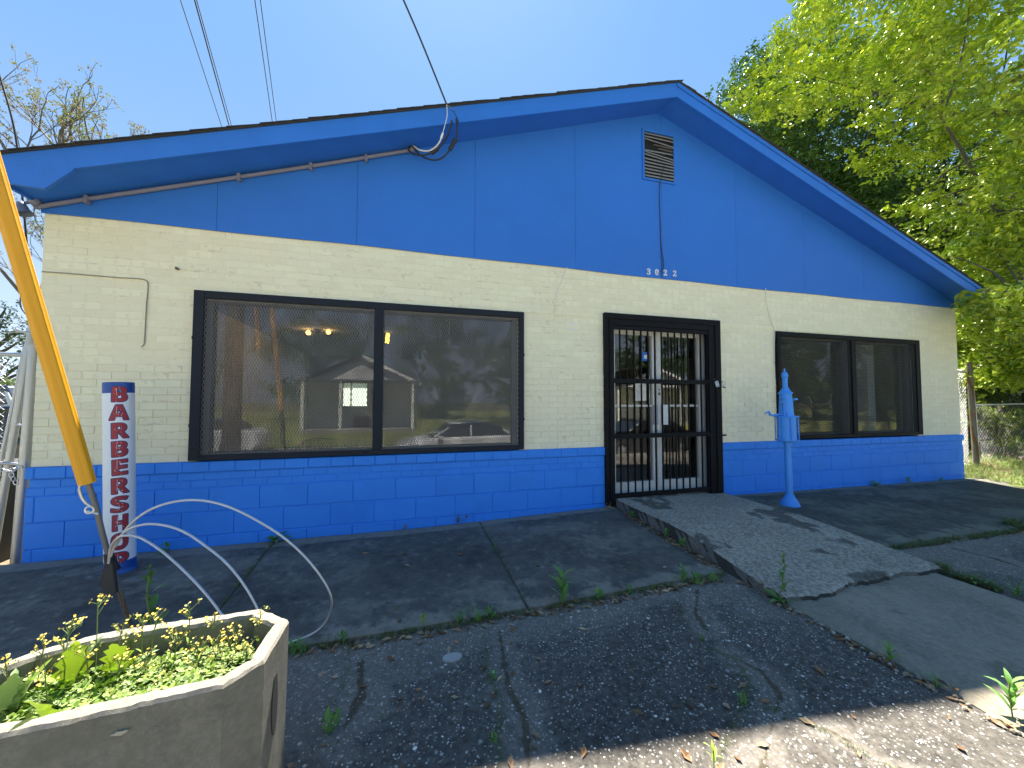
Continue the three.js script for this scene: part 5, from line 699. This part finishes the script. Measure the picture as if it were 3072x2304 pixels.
const LEAF = { broad: [blade(0.11, 0.042, 1.1), blade(0.14, 0.045, 1.4)], lance: [blade(0.09, 0.022, 1.0), blade(0.075, 0.02, 0.7)], tiny: [blade(0.045, 0.016, 0.9, 0, 4), blade(0.036, 0.013, 0.6, 0, 4)], grass: [blade(0.12, 0.006, 1.2, 0, 4, 1.35), blade(0.09, 0.005, 0.8, 0, 4, 1.3), blade(0.15, 0.006, 1.6, 0, 4, 1.3)], lobed: [blade(0.2, 0.085, 0.8, 0.42, 11, 1.25), blade(0.17, 0.07, 1.2, 0.4, 11, 1.2)] };
function plantProto(name, label, group, kind, seed, mats) {
  const r = rng(seed), p = thing(name, label, 'weed', [0, 0, 0], group), put = (g, m, x, y, z, ry, rx, s) => { const o = mesh('leaf', g, m, p); o.position.set(x, y, z); o.rotation.set(0, ry, 0, 'YXZ'); o.rotation.x = rx; o.scale.setScalar(s); return o; };
  const pick = (a) => a[Math.floor(r() * a.length)];
  if (kind === 'rosette') for (let k = 0; k < 9; k++) put(pick(LEAF.broad), pick(mats), 0, 0.004, 0, k * 2.4 + r(), rr(-0.1, 0.55, r), rr(0.6, 1.1, r));
  if (kind === 'upright') { mesh('stem', tube([[0, 0, 0], [0.004, 0.05, 0.003], [0, 0.1, 0.006], [0.004, 0.145, 0.004]], 0.003, 10, 5), M.stem, p); for (let k = 0; k < 13; k++) { const y = 0.02 + k * 0.0145; put(pick(LEAF.lance), pick(mats), 0, y * 0.75, 0, k * 2.4, rr(-0.2, 0.35, r), 1.35 - k * 0.035); } }
  if (kind === 'bushy') for (let k = 0; k < 22; k++) put(pick(LEAF.tiny), pick(mats), rr(-0.03, 0.03, r), rr(0, 0.06, r), rr(-0.03, 0.03, r), r() * 6.283, rr(-0.6, 0.5, r), rr(0.7, 1.4, r));
  if (kind === 'tuft') for (let k = 0; k < 24; k++) put(pick(LEAF.grass), pick(mats), rr(-0.02, 0.02, r), 0, rr(-0.02, 0.02, r), r() * 6.283, rr(-0.35, 0.25, r), rr(0.6, 1.15, r));
  if (kind === 'sprout') { mesh('stem', tube([[0, 0, 0], [0.003, 0.05, 0], [0, 0.1, 0.003]], 0.0025, 8, 5), M.stem, p); for (let k = 0; k < 6; k++) put(pick(LEAF.lance), pick(mats), 0, 0.04 + k * 0.011, 0, k * 2.2, rr(-0.2, 0.2, r), rr(0.6, 0.9, r)); }
  if (kind === 'tall') { mesh('stem', tube([[0, 0, 0], [-0.01, 0.15, 0.005], [-0.035, 0.32, 0.01], [-0.03, 0.45, 0.0]], 0.006, 14, 6), M.stem, p); for (let k = 0; k < 9; k++) { const y = 0.05 + k * 0.045; put(pick(LEAF.broad), pick(mats), -0.02 * y / 0.3, y, 0, k * 2.4, rr(-0.2, 0.2, r), 1.25 - k * 0.07); } for (let k = 0; k < 8; k++) put(pick(LEAF.tiny), pick(mats), -0.03 + rr(-0.03, 0.03, r), 0.43 + rr(-0.02, 0.05, r), rr(-0.03, 0.03, r), r() * 6.283, rr(-0.4, 0.4, r), 1); }
  if (kind === 'dry') for (let k = 0; k < 16; k++) put(pick(LEAF.tiny), pick(mats), rr(-0.06, 0.06, r), rr(0, 0.07, r), rr(-0.015, 0.02, r), r() * 6.283, rr(-0.7, 0.3, r), rr(0.6, 1.2, r));
  return p;
}
{
  const W = [M.leafWeed, leafMat([0.16, 0.34, 0.05], 0.35), leafMat([0.13, 0.3, 0.05], 0.35)], D = [std([0.2, 0.14, 0.07], 0.9, { side: THREE.DoubleSide }), std([0.13, 0.1, 0.05], 0.9, { side: THREE.DoubleSide })], gr = 'weeds in the pavement joints';
  const set = (proto, spots) => spots.forEach(([x, z, s, label], i) => { const pos = [x, groundAt(x, z) - 0.004, z]; if (i === 0) { proto.position.set(...pos); proto.scale.setScalar(s); if (label) proto.userData.label = label; } else copyOf(proto, pos, i * 1.7, label || proto.userData.label, s); });
  set(plantProto('weed', 'bright feathery upright weed in the sidewalk edge joint', gr, 'upright', 21, W), [[4.0, 1.69, 1.35, 'tallest feathery green weed in the joint between sidewalk and asphalt'], [4.98, 1.69, 0.75, 'feathery green weed in the joint close to the ramp'], [5.47, 3.12, 0.95, 'feathery weed in sun at the walkway edge beside broad leaves'], [5.41, 2.72, 0.55, 'short feathery weed sprouting along the walkway edge']]);
  set(plantProto('weed', 'broad-leaved weed', gr, 'rosette', 22, W), [[1.815, 0.07, 1.35, 'broad-leaved dock weed where the slab joint meets the wall'], [5.4, 2.12, 1.25, 'large broad-leaved weed at the ramp corner'], [5.6, 3.24, 1.4, 'broad-leaved weed beside the feathery one at the sunny walkway edge'], [7.0, 2.3, 1.1, 'broad-leaved weed beyond the walkway, next to trailing grass'], [9.75, 0.09, 1.2, 'broad-leaved weed at the blue wall below the far window'], [7.02, 2.42, 0.9, 'small broad-leaved weed in the trailing clump beyond the walkway']]);
  set(plantProto('weed', 'upright broad weed', gr, 'tall', 23, [leafMat([0.13, 0.25, 0.05], 0.3), M.leafWeed]), [[1.62, 1.5, 0.95, 'tall pale green weed standing by the cable anchor'], [5.44, 2.1, 0.6, 'upright reddish-green weed at the ramp corner']]);
  set(plantProto('weed', 'low bushy weed tuft in the sidewalk edge joint', gr, 'bushy', 24, W), [[2.37, 1.7, 0.9], [2.62, 1.68, 0.8], [3.5, 1.69, 1.0], [4.28, 1.69, 0.9], [4.52, 1.7, 0.7], [5.06, 1.74, 1.1], [5.2, 1.76, 0.9], [2.66, 2.3, 1.0, 'bushy weed in the asphalt crack beside the planter'], [2.62, 2.62, 0.9, 'smaller bushy weed low in the asphalt crack beside the planter'], [5.39, 0.42, 0.8, 'small bushy weed on the ramp side near the door'], [5.4, 0.98, 0.9, 'bushy weed midway along the ramp side'], [5.38, 1.2, 0.9, 'bushy weed low on the ramp side among dead leaves'], [0.98, 0.08, 1.0, 'bushy weed at the wall foot beside the lettered post'], [10.5, 0.08, 1.2, 'pale bushy weed at the blue wall near the building end'], [11.25, 0.08, 0.8, 'tiny bushy weed at the blue wall by the corner'], [3.4, 2.2, 0.5, 'tiny weed in the long asphalt crack'], [3.32, 2.55, 0.5, 'tiny weed lower in the long asphalt crack']]);
  set(plantProto('grass_tuft', 'grass tuft in the sidewalk edge joint', gr, 'tuft', 25, W), [[3.3, 1.69, 0.9], [3.42, 1.7, 0.8], [2.42, 1.72, 0.8], [4.72, 1.7, 0.5], [3.75, 0.75, 0.5, 'grass tuft in the joint between two sidewalk slabs'], [4.46, 2.71, 0.55, 'grass tuft where the asphalt cracks meet'], [4.62, 2.28, 0.4, 'small grass tuft beside the asphalt cracks'], [7.04, 2.52, 1.0, 'trailing grass beyond the walkway'], [0.97, 0.13, 0.5, 'grass tuft at the wall foot beside the lettered post'], [5.42, 2.9, 0.6, 'grass tuft low on the walkway edge']]);
  set(plantProto('weed', 'lime green sprout', gr, 'sprout', 26, [M.leafLime, leafMat([0.3, 0.4, 0.05], 0.4)]), [[4.07, 2.94, 1.0, 'lime green sprout standing in the sunlit asphalt'], [3.08, 1.68, 0.9, 'thin pale sprout in the sidewalk edge joint']]);
  set(plantProto('weed', 'dry brown weed', gr, 'dry', 27, D), [[3.56, 0.035, 1.1, 'dry brown weed at the wall foot by the slab joint'], [2.98, 0.03, 0.7, 'small dry brown weed at the wall foot under the mesh window'], [5.3, 0.07, 0.8, 'dry weed scraps at the door frame foot']]);
  // grass seams in the slab joints
  const r = rng(2001), seams = []; const seam = (x0, z0, x1, z1, n, w, s) => { for (let k = 0; k < n; k++) { const t = r(), x = lerp(x0, x1, t) + rr(-w, w, r), z = lerp(z0, z1, t) + rr(-w, w, r); if (smp(NA, x * 0.9, z * 0.9) > 0.42) seams.push([x, groundAt(x, z) - 0.006, z, s * rr(0.5, 1.1, r)]); } };
  seam(1.803, 0.1, 1.805, 1.3, 150, 0.012, 0.35); seam(3.757, 0.1, 3.76, 1.6, 70, 0.01, 0.25); seam(2.2, 1.69, 5.35, 1.7, 1000, 0.022, 0.4); seam(7.1, 1.71, 10.4, 1.7, 1500, 0.035, 0.5); seam(9.2, 1.62, 11.8, 1.7, 1600, 0.07, 0.75); seam(5.4, 1.8, 5.41, 3.4, 160, 0.014, 0.3); seam(7.0, 2.15, 6.99, 2.7, 420, 0.03, 0.7);
  for (const c of CRACKS) for (let k = 1; k < c.length; k++) seam(c[k - 1][0], c[k - 1][1], c[k][0], c[k][1], 45, 0.012, 0.22);
  const tuftG = merge([0, 1, 2, 3].map((k) => LEAF.grass[k % 3].clone().rotateX(rr(-0.3, 0.3, r)).rotateY(k * 1.6)));
  const scatter = (name, geo, mat, list, cols, label, seed, flat) => { const q = rng(seed), im = new THREE.InstancedMesh(geo, mat, list.length), m = new THREE.Matrix4(), e = new THREE.Euler(), qq = new THREE.Quaternion(), c = new THREE.Color(); list.forEach(([x, y, z, s], i) => { e.set(flat ? rr(-flat, flat, q) : rr(-0.2, 0.2, q), q() * 6.283, flat ? rr(-flat, flat, q) : rr(-0.2, 0.2, q)); m.compose(V(x, y, z), qq.setFromEuler(e), V(s, s, s)); im.setMatrixAt(i, m); const a = cols[Math.floor(q() * cols.length)], v = rr(0.75, 1.25, q); im.setColorAt(i, c.setRGB(a[0] * v, a[1] * v, a[2] * v)); }); im.name = numbered(name); scene.add(im); return tag(im, label, null, null, 'stuff'); };
  scatter('joint_grass', tuftG, leafMat([1, 1, 1], 0.3), seams, [[0.09, 0.16, 0.035], [0.14, 0.17, 0.05], [0.2, 0.18, 0.08], [0.07, 0.12, 0.03]], 'thin grass growing along the pavement seams', 1);
  // side lawn
  const lawn = []; for (let k = 0; k < 16000; k++) { const x = 12.15 + Math.pow(r(), 1.3) * 12, z = rr(-6, 1.7, r); if (smp(NA, x * 0.3, z * 0.3) > 0.38) lawn.push([x, -0.06, z, rr(0.45, 1.25, r)]); }
  scatter('grass', tuftG, leafMat([1, 1, 1], 0.35), lawn, [[0.15, 0.22, 0.03], [0.2, 0.25, 0.04], [0.24, 0.22, 0.07], [0.11, 0.18, 0.03]], 'sunny grass beside the shop corner', 2);
  const fl = []; for (let k = 0; k < 70; k++) fl.push([rr(15, 18, r), 0.03 + r() * 0.05, rr(-2.0, -0.3, r), rr(0.6, 1.2, r)]);
  scatter('wildflowers', new THREE.IcosahedronGeometry(0.016, 0), std([0.65, 0.4, 0.45], 0.8), fl, [[1, 1, 1], [1, 0.8, 0.85]], 'small pink wildflowers in the sunny grass', 3);
  // fallen leaves and grit
  const lf = leafGeo(0.055, 0.026, 0.4).translate(0, 0.004, -0.02), lit = []; const drop = (x0, z0, x1, z1, n, w) => { for (let k = 0; k < n; k++) { const t = r(), x = lerp(x0, x1, t) + rr(-w, w, r), z = lerp(z0, z1, t) + rr(-w, w, r); lit.push([x, groundAt(x, z) + 0.006, z, rr(0.4, 1.25, r)]); } };
  drop(2.3, 1.71, 5.3, 1.73, 260, 0.045); drop(5.36, 0.3, 5.35, 1.7, 120, 0.045); drop(5.38, 1.8, 5.4, 3.2, 70, 0.035); drop(2.4, 1.8, 5.2, 3.2, 90, 0.5); drop(7.1, 1.7, 9.5, 1.72, 50, 0.05); drop(5.29, 0.06, 5.32, 0.12, 14, 0.03); drop(2.0, 0.4, 5.2, 1.5, 16, 0.2); drop(13.2, -0.8, 15.5, 0.4, 120, 0.5);
  scatter('leaf_litter', lf, M.deadLeaf, lit, [[0.2, 0.11, 0.05], [0.28, 0.18, 0.1], [0.14, 0.08, 0.04], [0.34, 0.25, 0.15]], 'brown dead leaves caught along the pavement edges', 4, 0.3);
  const peb = [], near = (x, z) => !(x > 5.42 && x < 6.96) && !(x > 1.62 && x < 2.54 && z > 2.3 && z < 2.85); for (let k = 0; k < 5200; k++) { const x = rr(1.2, 5.4, r), z = rr(1.74, 3.9, r); if (near(x, z)) peb.push([x, lotY(x, z) - 0.001, z, rr(0.5, 1.3, r) * (r() < 0.04 ? 1.8 : 1)]); }
  scatter('pebbles', new THREE.IcosahedronGeometry(0.0048, 1).scale(1, 0.5, 0.75), std([1, 1, 1], 0.75), peb, [[0.5, 0.48, 0.44], [0.38, 0.37, 0.35], [0.6, 0.58, 0.52], [0.25, 0.24, 0.23]], 'white stones standing proud of the worn asphalt', 5, 0.15);
  const crumbs = []; for (let k = 0; k < 80; k++) { const t = Math.pow(r(), 1.5); crumbs.push([5.4 + rr(-0.07, 0.012, r) * r(), groundAt(5.3, 2.2 + t) + 0.008, 2.2 + t * 1.0, rr(0.3, 1.5, r)]); }
  scatter('rubble', new THREE.IcosahedronGeometry(0.009, 0), std([1, 1, 1], 0.9), crumbs, [[0.25, 0.22, 0.17], [0.33, 0.3, 0.25], [0.16, 0.13, 0.09]], 'crumbled concrete bits along the walkway edge', 6, 1);
  // planter growth
  const inside = (x, z, m = 0.075) => { let ok = true, c = false; const p = PLANT.out; for (let i = 0, j = p.length - 1; i < p.length; j = i++) { if (segDist(x, z, p[i], p[j]) < m) ok = false; if (p[i][1] > z !== p[j][1] > z && x < (p[j][0] - p[i][0]) * (z - p[i][1]) / (p[j][1] - p[i][1]) + p[i][0]) c = !c; } return ok && c; };
  const lobe = new THREE.CircleGeometry(1, 6).scale(0.62, 0.8, 1).translate(0, 0.8, 0), trefoil = merge([0, 1, 2].map((k) => lobe.clone().rotateX(-1.25).rotateY(k * 2.094))), cl = [];
  const mound = (x, z) => 0.028 * Math.sin((x - 1.6) * 3.4) + 0.03 * smp(NA, x * 1.3, z * 1.3);
  for (let k = 0; k < 5200; k++) { const x = rr(1.64, 2.53, r), z = rr(2.34, 2.84, r); if (inside(x, z) && r() > sstep(2.5, 2.38, z) * 0.6) cl.push([x, PLANT.soil + 0.004 + mound(x, z) + Math.pow(r(), 0.7) * 0.03, z, rr(0.006, 0.0125, r)]); }
  scatter('clover', trefoil, leafMat([1, 1, 1], 0.42, 0.6), cl, [[0.14, 0.24, 0.018], [0.18, 0.28, 0.022], [0.1, 0.19, 0.016], [0.21, 0.27, 0.028]], 'sunlit clover carpeting the planter soil', 7, 0.5);
  const big = (label, x, z, list) => { const p = thing('leafy_weed', label, 'weed', [x, PLANT.soil - 0.005, z], 'tall weeds in the planter'); list.forEach(([g, ry, rx, s, m]) => { const o = mesh('leaf', LEAF.lobed[g], m, p); o.rotation.order = 'YXZ'; o.rotation.set(rx, ry, 0); o.scale.setScalar(s); }); return p; };
  const lime = leafMat([0.32, 0.47, 0.03], 0.55, 0.55), sage = leafMat([0.2, 0.3, 0.12], 0.3, 0.6), dull = leafMat([0.16, 0.24, 0.08], 0.3, 0.6);
  big('lobed lime leaf weed rising at the planter end', 2.0, 2.72, [[0, -0.3, -0.3, 1.15, lime], [1, 1.3, 0.2, 0.8, dull], [1, -1.6, 0.1, 0.85, sage], [1, 2.8, 0.2, 0.8, lime], [0, 0.5, 0.4, 0.6, dull]]);
  big('lobed lime and sage leaf weed in the middle of the planter', 2.0, 2.47, [[0, 0.3, -0.25, 1.15, lime], [1, 1.9, -0.1, 0.9, sage], [1, -1.4, 0.2, 0.8, dull], [1, 3.0, 0.1, 0.75, sage]]);
  big('sage green serrated weed at the planter edge by the post side', 1.8, 2.6, [[0, 0.8, -0.35, 1.1, dull], [0, 2.4, -0.2, 1.0, lime], [1, -0.8, 0, 0.9, sage], [1, -2.2, 0.2, 0.8, lime], [0, 3.6, -0.1, 0.9, sage]]);
  big('single round-leaved weed against the planter front rim', 2.08, 2.72, [[1, -0.5, 0.1, 0.45, sage], [1, 1.6, 0.3, 0.4, dull]]);
  big('lime weed with long upright leaves by the planter back rim', 1.88, 2.48, [[0, 0.6, -0.35, 1.2, lime], [0, 2.2, -0.3, 1.0, dull], [1, -1.2, -0.1, 1.0, lime], [1, 3.8, 0, 0.9, sage]]);
  const budM = [std([0.36, 0.3, 0.07], 0.8), std([0.26, 0.26, 0.07], 0.8)], budG = new THREE.IcosahedronGeometry(0.0023, 0).scale(0.8, 1.5, 0.8), petG = new THREE.CircleGeometry(0.0036, 6).rotateX(-1.2), q = rng(2101);
  [[2.27, 2.45, 0.2], [2.2, 2.46, 0.24], [2.24, 2.5, 0.12], [2.31, 2.47, 0.13], [2.36, 2.5, 0.14], [2.4, 2.52, 0.1], [2.14, 2.46, 0.17], [2.1, 2.5, 0.1], [2.05, 2.44, 0.2], [1.98, 2.46, 0.21], [1.93, 2.46, 0.3], [1.87, 2.5, 0.25], [1.82, 2.53, 0.22], [2.12, 2.54, 0.12], [2.03, 2.54, 0.14], [2.42, 2.47, 0.19], [2.18, 2.6, 0.07], [1.9, 2.6, 0.16], [2.33, 2.44, 0.11], [2.22, 2.43, 0.1], [2.08, 2.46, 0.22], [1.95, 2.52, 0.18], [1.85, 2.46, 0.2], [2.38, 2.46, 0.08], [2.29, 2.52, 0.09], [2.0, 2.42, 0.13], [2.17, 2.5, 0.15], [1.78, 2.56, 0.19]].forEach(([x, z, h], i) => {
    const p = thing('flower_stem', 'thin stem topped with yellowish buds in the planter', 'wildflower', [x, PLANT.soil, z], 'budding flower stems in the planter'), lx = rr(-0.02, 0.02, q), lz = rr(-0.02, 0.02, q);
    mesh('stem', tube([[0, 0, 0], [lx * 0.3, h * 0.5, lz * 0.3], [lx, h, lz]], 0.0016, 10, 5), i % 3 ? M.stem : M.stemBrown, p);
    const br = [], bu = [], fl = []; for (let k = 0; k < 10; k++) { const a = q() * 6.283, l = rr(0.01, 0.034, q), y = h - rr(0.0, 0.05, q), e = V(lx + Math.cos(a) * l, y + rr(0.012, 0.03, q), lz + Math.sin(a) * l); br.push(bar(V(lx * y / h, y - 0.005, lz * y / h), e, 0.0009, 4)); for (let n = 0; n < 3; n++) { const c = e.clone().add(V(rr(-0.007, 0.007, q), rr(-0.002, 0.008, q), rr(-0.007, 0.007, q))); (q() < 0.3 ? fl : bu).push((q() < 0.5 ? budG : petG).clone().translate(c.x, c.y, c.z)); } }
    mesh('branchlet', br, M.stem, p); if (bu.length) mesh('buds', bu, budM[i % 2], p).userData.kind = 'stuff'; if (fl.length) mesh('flowers', fl, M.flowerYellow, p).userData.kind = 'stuff';
    for (let k = 0; k < 2; k++) { const o = mesh('leaf', LEAF.tiny[k], M.leafLime, p); o.position.set(lx * 0.3, h * (0.2 + 0.25 * k), lz * 0.3); o.rotation.y = q() * 6.283; o.scale.setScalar(0.8); }
  });
  // clover clump on the ground in front of the planter
  const cp = thing('clover_clump', 'clump of green clover growing at the planter foot', 'clover', [2.17, lotY(2.17, 2.92), 2.92]); const cc = []; for (let k = 0; k < 260; k++) { const a = q() * 6.283, l = Math.pow(q(), 0.6) * 0.1; cc.push([Math.cos(a) * l, 0.06 + 0.13 * (1 - l / 0.12) * (0.5 + 0.6 * q()) + 0.02 * q(), Math.sin(a) * l * 0.6, rr(0.009, 0.016, q)]); }
  const im = scatter('leaves', trefoil, leafMat([1, 1, 1], 0.35, 0.6), cc, [[0.1, 0.24, 0.03], [0.13, 0.3, 0.04], [0.07, 0.18, 0.025]], null, 9, 0.5); scene.remove(im); im.name = 'leaves'; cp.add(im);
  mesh('stems', cc.slice(0, 70).map(([x, y, z]) => bar([x * 0.3, 0, z * 0.3], [x, y, z], 0.0011, 4)), M.stem, cp);
  // broken stone at the planter foot
  const st = new THREE.IcosahedronGeometry(0.06, 2), sp = st.attributes.position; for (let i = 0; i < sp.count; i++) { const x = sp.getX(i), y = sp.getY(i), z = sp.getZ(i), k = 1 + (smp(NA, x * 3 + 0.3, z * 3 + y * 2) - 0.5) * 0.7; sp.setXYZ(i, x * k * 1.1, y * k * 0.55, z * k); } st.computeVertexNormals();
  solo('broken_stone', st.translate(2.6, lotY(2.6, 2.66) + 0.015, 2.66), std([0.42, 0.37, 0.27], 0.9, bumpN(0.05, 0.004)), 'tan broken stone lying against the planter foot', 'stone');
  solo('cement_patch', new THREE.CylinderGeometry(0.05, 0.052, 0.008, 9).scale(1.1, 1, 0.7).translate(3.22, lotY(3.22, 1.98) + 0.003, 1.98), std([0.5, 0.5, 0.48], 0.9, bumpN(0.05, 0.005)), 'pale round cement blob on the dark asphalt', 'patch');
}
scene.traverse((o) => { if (o.isMesh) { o.castShadow = true; o.receiveShadow = true; } });
renderer.render(scene, camera);
